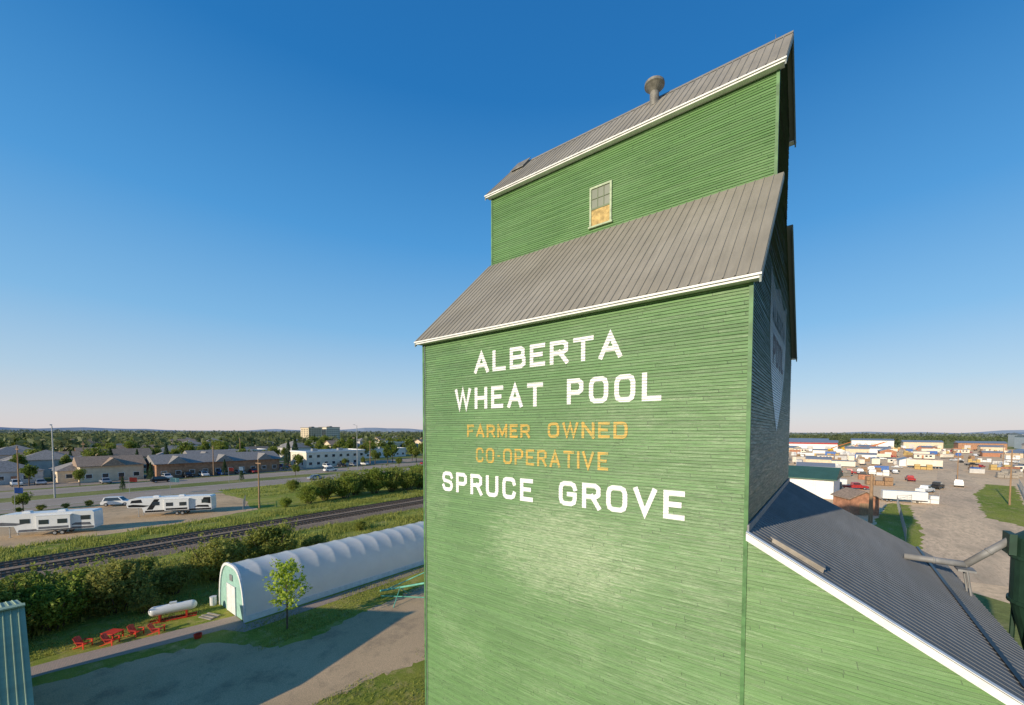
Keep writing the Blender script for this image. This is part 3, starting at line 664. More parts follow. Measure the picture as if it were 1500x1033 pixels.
def grass(name,regions,n,h,w,mat,seed):
    rs=np.random.RandomState(seed);V_=[]
    for (x0,x1,y0,y1,fr) in regions:
        m_=int(n*fr);x=rs.uniform(x0,x1,m_);y=rs.uniform(y0,y1,m_)
        cl=np.sin(x*.9+y*.35)+np.sin(x*.37-y*.8)+rs.normal(size=m_)*.7;k=cl>-.3;x=x[k];y=y[k];m_=len(x)
        a=rs.uniform(0,6.28,m_);hh=h*rs.uniform(.5,1.4,m_);dx=np.cos(a)*w;dy=np.sin(a)*w;lx=rs.normal(size=m_)*hh*.3;ly=rs.normal(size=m_)*hh*.3;z0=np.zeros(m_)
        V_.append(np.stack([np.stack([x-dx,y-dy,z0],1),np.stack([x+dx,y+dy,z0],1),np.stack([x+lx+dx*.2,y+ly+dy*.2,hh],1),np.stack([x+lx-dx*.2,y+ly-dy*.2,hh*.98],1)],1).reshape(-1,3))
    o=ob(name,fol_mesh(name,np.concatenate(V_),mat));o['kind']='stuff';return o
grass('tall_grass',[(-64,-46,-5,45,.5),(-64,-46,45,100,.1),(-84,-75.2,-5,80,.25),(-123,-104,34,110,.15)],80000,.42,.06,'grassblade',3)
grass('lawn_grass',[(-46,-41.5,-3,12,.3),(-36,-31.0,10.5,30,.35),(-22.6,-13,4,17.9,.35)],26000,.1,.03,'grassblade',4)
def woodland(name,gen,seed,mat='leaf_far',q=34,sz=1.1):
    rs=np.random.RandomState(seed);V_=[]
    for (x,y,h) in gen(rs):
        r=h*.36;d=rs.normal(size=(q,3));d/=np.linalg.norm(d,axis=1)[:,None]
        p=np.array([x,y,h*.55])+d*np.array([r,r,h*.45])*rs.uniform(.6,1,(q,1));V_.append(leafquads(p,sz*h/9,rs))
    o=ob(name,fol_mesh(name,np.concatenate(V_),mat));o['kind']='stuff';return o
def g1(rs):
    out=[]
    while len(out)<2600:
        d=rs.uniform(300,1500);a=math.radians(rs.uniform(84,188));x,y=d*math.cos(a),d*math.sin(a)
        if x>-205 and y<230: continue
        if x>-172 and x<-110: continue
        if x>-60 and x<260 and y<560: continue
        if math.sin(x*.013)+math.sin(y*.017+1)+rs.normal()*.6<-.3: continue
        out.append((x,y,rs.uniform(5,12.5)))
    return out
def g2(rs):
    out=[]
    while len(out)<1300:
        x=rs.uniform(-200,1400);y=rs.uniform(660,1500)
        if math.sin(x*.013)+rs.normal()*.6<-.4: continue
        out.append((x,y,rs.uniform(6,10)))
    return out
woodland('woodland',g1,1,q=26,sz=1.5);woodland('woodland',g2,2,q=22,sz=1.7)
def g3(rs):
    out=[]
    for i in range(2200):
        d=rs.uniform(1500,3500);a=math.radians(rs.uniform(40,190));out.append((d*math.cos(a),d*math.sin(a),rs.uniform(10,16)))
    return out
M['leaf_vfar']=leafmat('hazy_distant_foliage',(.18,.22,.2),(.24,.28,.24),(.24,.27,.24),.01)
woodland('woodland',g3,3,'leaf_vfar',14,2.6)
# ------------------------------------------------------------ town buildings
wb=B();wb.box(-.7,.7,-.05,.02,0,1.3,0);wb.box(-.6,.6,-.07,-.045,.1,1.2,1);WIN=wb.mesh('window',['white','glass'])
db=B();db.box(-.5,.5,-.06,.02,0,2.1,0);DOOR=db.mesh('door',['brick2'])
def house(wm,rm,w,d,h,rh,hip=False):
    b=B();b.prism([(-w/2,0),(w/2,0),(w/2,h),(0,h+rh*.98),(-w/2,h)] if not hip else [(-w/2,0),(w/2,0),(w/2,h),(-w/2,h)],-d/2,d/2,'y');wall=b.mesh('wall',[wm])
    b=B();e=.5
    if hip:
        b.add([(-w/2-e,-d/2-e,h),(w/2+e,-d/2-e,h),(w/2+e,d/2+e,h),(-w/2-e,d/2+e,h),(0,-d/2+w/2,h+rh),(0,d/2-w/2,h+rh)],[(0,1,4),(1,2,5,4),(2,3,5),(3,0,4,5),(3,2,1,0)])
    else:
        k=rh/(w/2)
        for s in (1,-1): b.prism([(0,h+rh+.02),(s*(w/2+e),h-k*e+.02),(s*(w/2+e),h-k*e+.25),(0,h+rh+.27)],-d/2-e,d/2+e,'y')
    roof=b.mesh('roof',[rm]);parts=[('wall',wall),('roof',roof)]
    for s,r in ((1,math.pi/2),(-1,-math.pi/2)):
        for t in (-.3,0,.3): parts.append(('window',WIN,(s*w/2,d*t,1.0),r))
    for t in (-.28,.28): parts.append(('window',WIN,(w*t,-d/2,1.0),0))
    parts.append(('door',DOOR,(w/2,d*.15,0),math.pi/2))
    return parts
HV=[house('greyside','shingle',11,15,3.4,2.8,True),house('beige','shingle_b',10,13,5.4,2.6),house('cream','shingle',10,14,3.2,2.5),house('brick2','shingle_b',11,14,3.4,3),house('greyside','shingle',12,12,5.6,3,True),house('beige','shingle',10,13,3.2,2.6,True)]
HL=['grey sided house with hipped shingle roof','two storey beige house with brown gable roof','cream bungalow with grey gable roof','red-brown house with brown gable roof','two storey grey house with hipped roof','beige bungalow with grey hipped roof']
def place_house(x,y,i,r): thing('house',HL[i]+' in the town','house',HV[i],(x,y,0),r,'houses in the town')
hs=random.Random(3)
for (x,y,i,r) in ((-188,2,0,.1),(-184,17,5,1.6),(-196,-10,2,.2),(-205,12,4,1.5),(-208,30,1,.1),(-222,6,2,1.6),(-225,25,0,0),(-226,44,5,1.5),(-240,15,3,0)):
    place_house(x,y,i,r)
for ix in range(8):
    for iy in range(15):
        x=-250-ix*34+hs.uniform(-6,6);y=5+iy*26+ix*7+hs.uniform(-6,6)
        if hs.random()<.25: continue
        place_house(x,y,hs.randrange(6),hs.choice((0,1.57,3.14,.2)))
def strip_bld(name,label,wm,rm,L_,d,h,loc,rz,nw,gab=(),flat=True,group=None,trim='white'):
    b=B();b.box(0,L_,0,d,0,h);parts=[('wall',b.mesh('wall',[wm]))]
    b=B()
    if flat:
        b.box(-.2,L_+.2,-.2,.1,h-.1,h+.5,0);b.box(-.2,L_+.2,d-.1,d+.2,h-.1,h+.5,0);b.box(-.2,.1,.1,d-.1,h-.1,h+.5,0);b.box(L_-.1,L_+.2,.1,d-.1,h-.1,h+.5,0);b.box(.1,L_-.1,.1,d-.1,h,h+.1,1)
        for q in range(max(1,int(L_/12))): b.box(5+q*11,7+q*11,d*.4,d*.4+1.6,h+.1,h+1.2,1)
        parts.append(('parapet',b.mesh('parapet',[trim,'galv'])))
    else:
        b.prism([(-.8,h),(d/2,h+2.6),(d+.8,h),(d+.8,h-.15),(-.8,h-.15)],-.6,L_+.6,'x')
        for g in gab: b.prism([(g-2.6,h-.1),(g,h+2.2),(g+2.6,h-.1)],-1.2,d/2,'y')
        parts.append(('roof',b.mesh('roof',[rm])))
    for k_ in range(nw):
        x=L_*(k_+.5)/nw
        parts.append(('window',WIN,(x,-.0,1.0),0))
        if h>5.5: parts.append(('window',WIN,(x,-.0,3.9),0))
    for k_ in range(max(2,int(d/5))): parts.append(('window',WIN,(0,d*(k_+.5)/max(2,int(d/5)),1.0),-math.pi/2))
    parts.append(('door',DOOR,(L_*.5+L_/nw*.5,-.01,0),0))
    return thing(name,label,'building',parts,loc,rz,group)
R9=math.pi/2
strip_bld('shop_building','beige shop building with brown roof beside parking lot','beige','shingle_b',13,11,4.6,(-172,16,0),R9,4,(6.5,),False)
strip_bld('shop_building','brown brick shop row with dark gabled roofs','brick','shingle',34,13,4.6,(-167,31,0),R9,10,(5,17,29),False)
strip_bld('shop_building','red-brown shop with grey gable roof','brick2','shingle',20,12,4.8,(-190,45,0),R9,6,(4,16),False)
strip_bld('office_building','cream two storey flat roofed office building','cream','shingle',25,14,6.2,(-170,76,0),R9,8)
strip_bld('office_building','long low white commercial building','white','shingle',30,12,4.6,(-205,118,0),R9,8)
strip_bld('office_building','cream commercial building with flat roof','beige','shingle',22,15,7.0,(-245,160,0),R9,6)
strip_bld('office_building','white commercial building near the highway','white','shingle',20,12,6.0,(-168,185,0),R9,5)
strip_bld('office_building','brown flat roofed store','brick','shingle',24,14,5.2,(-230,60,0),R9,6)
for (x,y,w_,h_,lab) in ((-600,272,22,19,'beige mid rise apartment block with balconies'),(-606,300,24,20,'cream mid rise apartment block with balconies')):
    b=B();b.box(0,w_,0,16,0,h_);parts=[('wall',b.mesh('wall',['cream' if w_==24 else 'beige']))]
    b=B();b.box(-.3,w_+.3,-.3,16.3,h_,h_+.8);b.box(w_*.4,w_*.6,5,10,h_+.8,h_+2);parts.append(('roof',b.mesh('roof',['shingle'])))
    b=B()
    for fl in range(int(h_/3)):
        for k_ in range(int(w_/4)): b.box(1+k_*4,3.4+k_*4,-.06,.0,.9+fl*3,2.5+fl*3)
        for k_ in range(3): b.box(-.06,0,2+k_*5,4.2+k_*5,.9+fl*3,2.3+fl*3)
    parts.append(('windows',b.mesh('windows',['glass'])))
    e=thing('apartment_block',lab,'apartment building',parts,(x,y,0),R9+.25,'apartment blocks')
    for c in e.children:
        if c.name.startswith('windows'): c['kind']='stuff'
ts=random.Random(11)
for (x,y,s,kd) in ((-173,7,.8,'d'),(-178,24,.9,'d'),(-181,33,.95,'s'),(-163,29,.55,'s'),(-163,47,.6,'s'),(-164,66,.7,'s'),(-163.5,70,.8,'d'),(-165,103,.9,'d'),(-163,108,1.1,'d'),(-168,114,1.2,'d'),(-160.8,122,1.0,'d'),(-190,72,1.1,'d'),(-196,80,1.2,'s'),(-206,52,1.1,'d'),(-215,60,1.2,'d'),(-200,40,1.,'s'),(-195,25,1,'s'),(-142,60,.55,'d'),(-141.5,20,.4,'s'),(-143,100,.6,'d'),(-142,45,.45,'s'),(-118,-2,.45,'d'),(-119,4,.5,'d'),(-106,-6,.5,'d'),
 (-186,60,1.1,'d'),(-183,66,1.0,'d'),(-163,15,.6,'d'),(-190,-2,.9,'d'),(-196,6,1.,'d'),(-187,92,1.2,'d'),(-186,100,1.1,'d'),(-190,108,1.2,'s'),(-163,88,.5,'d'),(-163,96,.5,'d'),(-172,128,1.2,'d'),(-176,138,1.3,'d'),(-168,146,1.2,'d'),(-175,156,1.1,'s'),(-170,166,1.2,'d'),(-178,175,1.3,'d')):
    tree(x,y,s,kd)
for i in range(225):
    x=-192-330*ts.random()**1.4;y=ts.uniform(-5,330)
    if abs(x+215)<5: x-=8
    tree(x,y,ts.uniform(.7,1.45),'s' if ts.random()<.25 else 'd')
for i in range(20): tree(ts.uniform(-160,-60),ts.uniform(230,420),ts.uniform(.8,1.3),'d')
# ------------------------------------------------------------ vehicles
whb=B();whb.cyl((0,-.12,0),(0,.12,0),.34,.34,16,0);whb.cyl((0,-.13,0),(0,.13,0),.2,.2,12,1);WHEEL=whb.mesh('wheel',['tyre','galv'])
def car_mesh(suv,colm):
    b=B();h=.95 if suv else .8;H=1.72 if suv else 1.45
    b.prism([(-2.3,.35),(-2.35,.7),(-2.2,h),(-1.3,h+.06),(1.1,h+.06),(2.15,h-.12),(2.35,.62),(2.3,.35)],-.88,.88,'y')
    bt=[(-2.1 if suv else -1.75,h+.05),(1.15,h+.05)];tp=[(-1.85 if suv else -1.1,H),(.45,H)]
    vs=[(bt[0][0],-.82,bt[0][1]),(bt[1][0],-.82,bt[1][1]),(bt[1][0],.82,bt[1][1]),(bt[0][0],.82,bt[0][1]),(tp[0][0],-.66,H),(tp[1][0],-.66,H),(tp[1][0],.66,H),(tp[0][0],.66,H)]
    b.add(vs,[(4,5,6,7),(0,1,5,4),(1,2,6,5),(2,3,7,6),(3,0,4,7)])
    body=b.mesh('body',[colm])
    g=B();V8=[Vector(v) for v in vs]
    for q in ((0,1,5,4),(1,2,6,5),(2,3,7,6),(3,0,4,7)):
        c=sum((V8[i] for i in q),Vector())/4;nrm=(V8[q[1]]-V8[q[0]]).cross(V8[q[3]]-V8[q[0]]).normalized()
        g.add([c+(V8[i]-c)*.86+nrm*.012 for i in q],[(0,1,2,3)])
    gl=g.mesh('windows',['glass'],fix=False)
    lb=B();lb.box(2.28,2.37,-.8,-.5,.6,.75);lb.box(2.28,2.37,.5,.8,.6,.75)
    return [('body',body),('window',gl),('headlight',lb.mesh('light',['galv']))]+[('wheel',WHEEL,(x,y,.34)) for x in (-1.45,1.45) for y in (-.8,.8)]
CV={c:(car_mesh(i%2==0,c),i) for i,c in enumerate(['rv','silver','black','carred','blue'])}
CN={'rv':'white','silver':'silver','black':'black','carred':'dark red','blue':'blue'}
def car(x,y,r,c,where='parked on asphalt',g='parked cars in town'):
    thing('car',CN[c]+' car '+where,'car',CV[c][0],(x,y,.01),r,g)
car(-114.5,15.5,.95,'rv','parked behind the camper trailers',None)
for (x,y,c) in ((-165.2,20,'silver'),(-165.5,33,'rv'),(-165.5,38,'black'),(-165.4,52,'silver'),(-165.5,56,'carred'),(-165.5,82,'rv'),(-165.5,88,'black'),(-165.5,93,'silver'),(-176,66,'rv'),(-176,70,'blue'),(-165.3,42,'rv'),(-165.4,47,'blue'),(-176,5,'rv'),(-175,9,'silver'),(-165.5,98,'rv'),(-180,73,'carred')): car(x,y,0.05,c)
for (x,y,c) in ((-128,60,'silver'),(-149,75,'rv'),(-156,30,'black'),(-149,118,'carred'),(-133,108,'rv')): car(x,y,R9,c,'driving on the highway','cars on the highway')
def camper(Ln,black):
    H=3.6;b=B()
    prof=[(-Ln/2,.75),(-Ln/2-.05,1.2),(-Ln/2,H-.25),(-Ln/2+.2,H),(Ln/2-1.3,H),(Ln/2-.5,H-.15),(Ln/2-.12,H-.55),(Ln/2,2.4),(Ln/2-.15,1.85),(Ln/2-2.3,1.7),(Ln/2-2.6,.75)]
    b.prism(prof,-1.22,1.22,'y');body=b.mesh('body',['rv'])
    g=B();gm='black' if black else 'rvgrey'
    for s in (-1,1):
        for pts in ([(-Ln/2+.05,.8),(Ln/2-2.7,.8),(Ln/2-2.8,1.15),(-Ln/2+.05,1.15)],[(Ln/2-2.5,1.85),(Ln/2-.35,1.95),(Ln/2-.2,2.3),(Ln/2-1.0,2.45),(Ln/2-3.6,2.1)],[(-Ln/2+.3,1.3),(-Ln/2+2.8,1.45),(-Ln/2+2.2,1.8),(-Ln/2+.5,1.75)]):
            g.add([(x,s*1.235,z) for x,z in pts],[tuple(range(len(pts)))])
        if black:
            for pts in ([(Ln/2-3.9,1.3),(Ln/2-3.0,1.3),(Ln/2-4.2,3.3),(Ln/2-5.0,3.3)],[(-Ln/2+.1,2.0),(-Ln/2+1.6,2.3),(-Ln/2+1.2,3.3),(-Ln/2+.1,3.3)],[(Ln/2-2.4,2.7),(Ln/2-.6,2.7),(Ln/2-.8,3.2),(Ln/2-2.2,3.35)]): g.add([(x,s*1.237,z) for x,z in pts],[tuple(range(len(pts)))])
    if black: g.add([(Ln/2-.0,-1.0,2.45),(Ln/2-.0,1.0,2.45),(Ln/2-.1,1.0,2.98),(Ln/2-.1,-1.0,2.98)],[(0,1,2,3)])
    gr=g.mesh('graphic',[gm],fix=False)
    so=B();so.box(-2.6,1.2,-.0,.45,1.05,3.2);so.box(-2.7,1.3,-.04,.45,3.2,3.26);SO=so.mesh('slide_out',['rv'])
    so=B();so.box(-2.4,1.0,-.012,-.002,1.15,1.5);SG=so.mesh('slide_stripe',[gm])
    wn=B();wn.box(-.55,.55,-.03,.0,0,.7);WN=wn.mesh('camper_window',['glass'])
    ac=B();ac.prism([(-.5,0),(-.4,.28),(.4,.28),(.5,0)],-.35,.35,'y');AC=ac.mesh('ac',['rv'])
    dr=B();dr.box(-.35,.35,-.03,0,0,1.85);DR=dr.mesh('cdoor',['rvgrey'])
    lg=B();lg.cyl((0,0,0),(0,0,1.7),.06,.06,6);lg.box(-.15,.15,-.15,.15,0,.04);LG=lg.mesh('jack',['galv'])
    sub=[('window',WN,(-1.8,-.0,1.9)),('window',WN,(.3,-.0,1.9)),('stripe',SG)]
    parts=[('body',body),('graphic',gr),('slide_out',SO,(-.4,-1.66,0),0,sub),('slide_out',SO,(-1.9,1.66,0),math.pi,sub),
      ('window',WN,(2.6,-1.24,2.1)),('window',WN,(Ln/2-1.5,-1.24,2.6)),('window',WN,(-Ln/2+1.2,-1.24,2.2)),('window',WN,(2.2,1.24,2.1),math.pi),('window',WN,(-Ln/2+1.0,1.24,2.2),math.pi),('door',DR,(1.8,-1.24,.9)),('air_conditioner',AC,(-1.5,0,H)),('air_conditioner',AC,(2.5,0,H)),
      ('jack',LG,(Ln/2-1.6,-.8,0)),('jack',LG,(Ln/2-1.6,.8,0))]
    for x in (-1.9,-1.05):
        for y in (-1.1,1.1): parts.append(('wheel',WHEEL,(x,y,.36)))
    return parts
thing('camper_trailer','long white fifth-wheel camper with grey graphics','camper trailer',camper(11.4,False),(-90.6,5.4,0.01),math.radians(59+180),None,.9)
thing('camper_trailer','white fifth-wheel camper with bold black graphics','camper trailer',camper(13.2,True),(-94.6,19.6,0.01),math.radians(56+180),None,.9)
def box_trailer(cm):
    b=B();b.box(-6,6,-1.25,1.25,1.1,3.9);
    for i in range(16): b.box(-5.9+i*.78,-5.84+i*.78,-1.28,1.28,1.12,3.88)
    body=b.mesh('body',[cm]);c=B();c.box(-5.9,5.9,-.6,.6,.85,1.1);c.box(3.5,3.7,-.7,-.5,0,.9);c.box(3.5,3.7,.5,.7,0,.9);ch=c.mesh('chassis',['black'])
    return [('body',body),('chassis',ch)]+[('wheel',WHEEL,(x,y,.4)) for x in (-4.8,-3.7) for y in (-1.05,1.05)]
def container(cm):
    b=B();b.box(-3,3,-1.2,1.2,.05,2.55)
    for i in range(20): b.box(-2.9+i*.3,-2.76+i*.3,-1.24,1.24,.15,2.45)
    body=b.mesh('body',[cm]);d=B();d.box(3.0,3.05,-1.1,-.02,.15,2.45);d.box(3.0,3.05,.02,1.1,.15,2.45);return [('body',body),('door',d.mesh('cdoor',['galv']))]
def site_office():
    b=B();b.box(-5,5,-1.5,1.5,.5,3.1);r=B();r.prism([(-1.65,3.1),(0,3.5),(1.65,3.1)],-5.2,5.2,'x')
    return [('wall',b.mesh('wall',['cream'])),('roof',r.mesh('roof',['galv'])),('window',WIN,(-3,-1.5,1.4)),('window',WIN,(3,-1.5,1.4)),('window',WIN,(1,-1.5,1.4)),('door',DOOR,(-.8,-1.5,.5))]
def pickup(cm):
    b=B();b.prism([(-2.8,.5),(-2.8,1.1),(-.7,1.1),(-.7,1.15),(1.6,1.15),(2.6,1.02),(2.8,.8),(2.75,.45)],-.95,.95,'y')
    b.add([(-.75,-.88,1.14),(1.3,-.88,1.14),(1.3,.88,1.14),(-.75,.88,1.14),(-.6,-.72,1.85),(.75,-.72,1.85),(.75,.72,1.85),(-.6,.72,1.85)],[(4,5,6,7),(0,1,5,4),(1,2,6,5),(2,3,7,6),(3,0,4,7)])
    g=B();g.box(-.6,.9,-.84,-.8,1.25,1.7);g.box(-.6,.9,.8,.84,1.25,1.7)
    return [('body',b.mesh('body',[cm])),('window',g.mesh('pw',['glass']))]+[('wheel',WHEEL,(x,y,.38)) for x in (-1.8,1.8) for y in (-.85,.85)]
def wrapped(cm):
    b=B();
    for i in range(3):
        for j in range(2-(i==1)): b.box(-3+i*2.05,-1.1+i*2.05,-1,1-.3*j,.1+j*1.25,1.25+j*1.1)
    return [('bundle',b.mesh('bundle',[cm]))]
def machine():
    b=B();b.box(-1.8,1.8,-1.2,1.2,.9,1.9);b.box(-1.6,-.2,-1,.3,1.9,3.0);u=B();u.box(-2.1,2.1,-1.45,-.9,.0,.85);u.box(-2.1,2.1,.9,1.45,0,.85)
    a=B();a.cyl((1.2,.5,1.8),(4.2,.5,5.2),.25,.2,6);a.cyl((4.2,.5,5.2),(6.6,.5,2.6),.2,.14,6);a.box(6.2,7.1,0,1,1.8,2.6)
    return [('body',b.mesh('body',['orange'])),('track',u.mesh('track',['black'])),('boom',a.mesh('boom',['orange']))]
def crane():
    b=B();b.box(-5,5,-1.25,1.25,1,2.0);b.box(3.2,5,-1.2,1.2,2,3.2);a=B();a.cyl((-3,0,2.4),(9,0,7),.3,.2,6)
    return [('body',b.mesh('body',['yellow'])),('boom',a.mesh('boom',['orange']))]+[('wheel',WHEEL,(x,y,.4)) for x in (-3.5,-2.5,2.5,3.8) for y in (-1.1,1.1)]
def yshed(wm):
    b=B();b.prism([(-4,0),(4,0),(4,3.6),(0,5),(-4,3.6)],-7,7,'y');r=B()
    for s in (1,-1): r.prism([(0,5.05),(s*4.4,3.5),(s*4.4,3.65),(0,5.2)],-7.3,7.3,'y')
    d=B();d.box(-1.6,1.6,-7.06,-7,0,3)
    return [('wall',b.mesh('wall',[wm])),('roof',r.mesh('roof',['galv'])),('door',d.mesh('ydoor',['rv']))]
KIT={'box_trailer':[('white box trailer parked in the sandy yard',box_trailer('rv'),'trailer'),('cream box trailer parked in the sandy yard',box_trailer('cream'),'trailer')],
'shipping_container':[('rusty brown shipping container in the yard',container('brick2'),'container'),('blue shipping container in the yard',container('blue'),'container'),('white shipping container in the yard',container('rv'),'container'),('grey shipping container in the yard',container('greyside'),'container')],
'site_office':[('cream portable site office in the yard',site_office(),'portable office')],
'storage_shed':[('beige storage shed with metal roof',yshed('beige'),'shed'),('white storage shed with metal roof',yshed('white'),'shed'),('red-brown storage shed with metal roof',yshed('brick2'),'shed')],
'pickup_truck':[('white pickup truck parked in the yard',pickup('rv'),'truck'),('dark pickup truck parked in the yard',pickup('black'),'truck'),('red pickup truck parked in the yard',pickup('carred'),'truck'),('silver pickup truck parked in the yard',pickup('silver'),'truck')],
'wrapped_bundle':[('white wrapped building material bundles in yard',wrapped('rv'),'bundle'),('yellow timber bundles stacked in the yard',wrapped('ply'),'bundle'),('grey stacked material bundles in the yard',wrapped('greywood'),'bundle'),('brown stacked timber bundles in the yard',wrapped('wood'),'bundle')],
'excavator':[('orange tracked excavator with raised boom',machine(),'excavator')],
'mobile_crane':[('yellow mobile crane with orange boom',crane(),'crane')]}
def yard(k_,x,y,r,i=0,s=1.): 
    v=KIT[k_][i%len(KIT[k_])];thing(k_,v[0],v[2],v[1],(x,y,.012),r,k_.replace('_',' ')+'s in the yard',s)
yard('box_trailer',13.5,116,.15,0,.62);yard('wrapped_bundle',17,117.5,.1,0,.7)
yard('shipping_container',2,140,.1,2,.8)
ys_=random.Random(21)
used=[]
def free(x,y,d):
    for (a,c) in used:
        if abs(a-x)<d and abs(c-y)<d*.8: return False
    used.append((x,y));return True
kinds=['box_trailer']*5+['shipping_container']*8+['site_office']*3+['pickup_truck']*12+['wrapped_bundle']*15+['excavator']*2+['storage_shed']*3
cnt=0;tries=0
while cnt<460 and tries<16000:
    tries+=1
    y=165+335*ys_.random()**.85;fx=ys_.uniform(-.07,.52);x=fx*y-8
    if 28+ (y-200)*.17<x<38+(y-200)*.17 and y<330: continue
    if x>46 and y<160: continue
    if 28<x<75 and y<196: continue
    if not free(x,y,5.6): continue
    kk=ys_.choice(kinds);yard(kk,x,y,ys_.choice((0,.1,1.57,1.6,.8,3.1)),ys_.randrange(4),ys_.uniform(.6,1.0));cnt+=1
for i in range(9): yard('pickup_truck',-12+i*3.1,186+ys_.uniform(-1,1),1.57+ys_.uniform(-.06,.06),i)
for (kk,x,y,r,i) in (('shipping_container',44,150,.4,0),('shipping_container',50,156,.3,3),('wrapped_bundle',56,150,.2,1),('pickup_truck',24,150,1.2,1),('pickup_truck',30,160,1.4,0),('wrapped_bundle',0,128,.1,2),('pickup_truck',6,135,.3,2),('shipping_container',62,170,1.4,1),('pickup_truck',20,138,1.1,0),('wrapped_bundle',12,150,.2,3)): yard(kk,x,y,r,i)
for (x,y,r) in ((5,395,.3),(16,405,.9),(26,412,.2),(34,400,2.4),(10,420,2.9),(30,430,.4)): yard('excavator' if r>.8 else 'mobile_crane',x,y,r,0,1.1)
b=B();b.box(-26,1.5,0,14,0,4.6);r=B();r.prism([(-.8,4.5),(7,6.7),(14.8,4.5),(14.8,4.3),(-.8,4.3)],-26.6,2.1,'x')
dd=B();dd.box(-5.6,-1.8,-.08,0,0,3.6)
thing('workshop_building','white workshop with dark green metal roof','building',[('wall',b.mesh('wall',['white'])),('roof',r.mesh('roof',['roof_green'])),('door',dd.mesh('gdoor',['rv'])),('window',WIN,(-9,0,1.5))],(-.3,111.5,0),-.1)
b=B();b.prism([(-2.4,0),(2.4,0),(2.4,3.0),(0,4.2),(-2.4,3.0)],-2.6,2.6,'y');r=B()
for s in (1,-1): r.prism([(0,4.25),(s*2.8,2.85),(s*2.8,3.0),(0,4.42)],-2.9,2.9,'y')
dd=B();dd.box(-.9,.9,-.06,0,0,2.2)
thing('garden_shed','red-brown wooden shed with brown roof','shed',[('wall',b.mesh('wall',['brick2'])),('roof',r.mesh('roof',['shingle_b'])),('door',dd.mesh('sdoor',['wood']),(0,-2.61,0))],(4.4,95.5,0),.5)
def ware(x,y,w_,d,h,wm,label,rz=0.,stripe=None):
    b=B();b.box(0,w_,0,d,0,h);r=B();r.prism([(-.5,h),(d/2,h+1.8),(d+.5,h)],-.5,w_+.5,'x')
    parts=[('wall',b.mesh('wall',[wm])),('roof',r.mesh('roof',['galv']))]
    for k_ in range(int(w_/12)):
        dd=B();dd.box(4+k_*12,8+k_*12,-.08,0,0,4);parts.append(('loading_door',dd.mesh('ldoor',['greyside'])))
    if stripe: q=B();q.box(0,w_,-.1,0,h-1.4,h-.2);parts.append(('stripe',q.mesh('stripe',[stripe])))
    thing('warehouse',label,'warehouse',parts,(x,y,0),rz,'warehouses around the yard')
ware(-30,395,36,20,7,'white','white warehouse with red stripe',0,'carred')
ware(150,560,90,40,12,'white','large white warehouse with grey roof')
ware(165,640,120,40,14,'rv','huge white warehouse on the yard edge')
ware(96,520,30,16,6,'brick','low brown warehouse beside the yard')
ware(60,530,28,18,6,'beige','small beige warehouse beside the yard')
ware(225,510,60,30,9,'greyside','grey warehouse with loading doors')
ware(-60,510,60,24,7,'cream','cream warehouse with loading doors')
ware(290,620,90,30,9,'beige','beige warehouse with loading doors')
ware(20,540,34,20,7,'white','small white warehouse beside the yard')
ware(128,480,30,16,6,'cream','small cream warehouse beside the yard')
def upole(x,y,h,arms=True,r=.16,label='brown wooden utility pole with crossarm'):
    b=B();b.cyl((0,0,0),(0,0,h),r,r*.65,10);parts=[('pole',b.mesh('pole',['wood']))]
    if arms:
        a=B();a.box(-1.1,1.1,-.06,.06,h-.9,h-.76)
        for q in (-1,-.4,.4,1): a.cyl((q,0,h-.76),(q,0,h-.6),.04,.03,6)
        parts.append(('crossarm',a.mesh('arm',['wood'])))
    thing('utility_pole',label,'utility pole',parts,(x,y,0),ts.uniform(-.3,.3),'utility poles')
upole(6,86,8.2,False,.32,'thick brown wooden post without crossarm');upole(33,178,8.5);upole(31,125,11.5);upole(-89,31,9.5)
upole(-163,5,11);upole(-163,44,10);upole(-164,100,11);upole(-190,60,12);upole(62,260,10);upole(90,340,11);upole(-205,20,11)
def lamp(x,y,h,r):
    b=B();b.cyl((0,0,0),(0,0,h),.16,.09,10);a=B();a.cyl((0,0,h-.1),(1.6,0,h+.25),.06,.05,8);hd=B();hd.prism([(1.5,h+.18),(2.5,h+.3),(2.5,h+.42),(1.5,h+.36)],-.18,.18,'y')
    thing('street_lamp','tall grey steel street lamp beside the highway','street lamp',[('pole',b.mesh('pole',['galv'])),('arm',a.mesh('arm',['galv'])),('lamp_head',hd.mesh('head',['galv']))],(x,y,0),r,'street lamps along the highway')
lamp(-138,9,15.8,math.pi);lamp(-143,82,17.,math.pi);lamp(-142,150,15,0);lamp(-122,-30,14,0)
for (x,y,c,h) in ((-115,3,'blue',5),(-127,19,'red',4.5),(-122.6,25,'teal',4.2),(-139,41,'red',4.5),(-139,43.5,'rv',4.5)):
    b=B();b.cyl((0,0,0),(0,0,h),.05,.03,8);f_=B();vs=[]
    for i in range(9):
        for z in (h-1.1,h-.1): vs.append((i*.2,.12*math.sin(i*.9),z-i*.03))
    f_.add(vs,[(2*i,2*i+2,2*i+3,2*i+1) for i in range(8)])
    thing('flagpole','slim flagpole flying a %s flag'%({'rv':'white','teal':'green'}.get(c,c)),'flagpole',[('pole',b.mesh('pole',['galv'])),('flag',f_.mesh('flag',[c],fix=False))],(x,y,0),ts.uniform(1,2.5),'flagpoles near the highway')
M['mesh']=simple('chain_link_wire',(.3,.3,.3),.6,.5)
fp=B();fp.cyl((0,0,0),(0,0,1.9),.04,.04,6);FP=fp.mesh('post',['galv'])
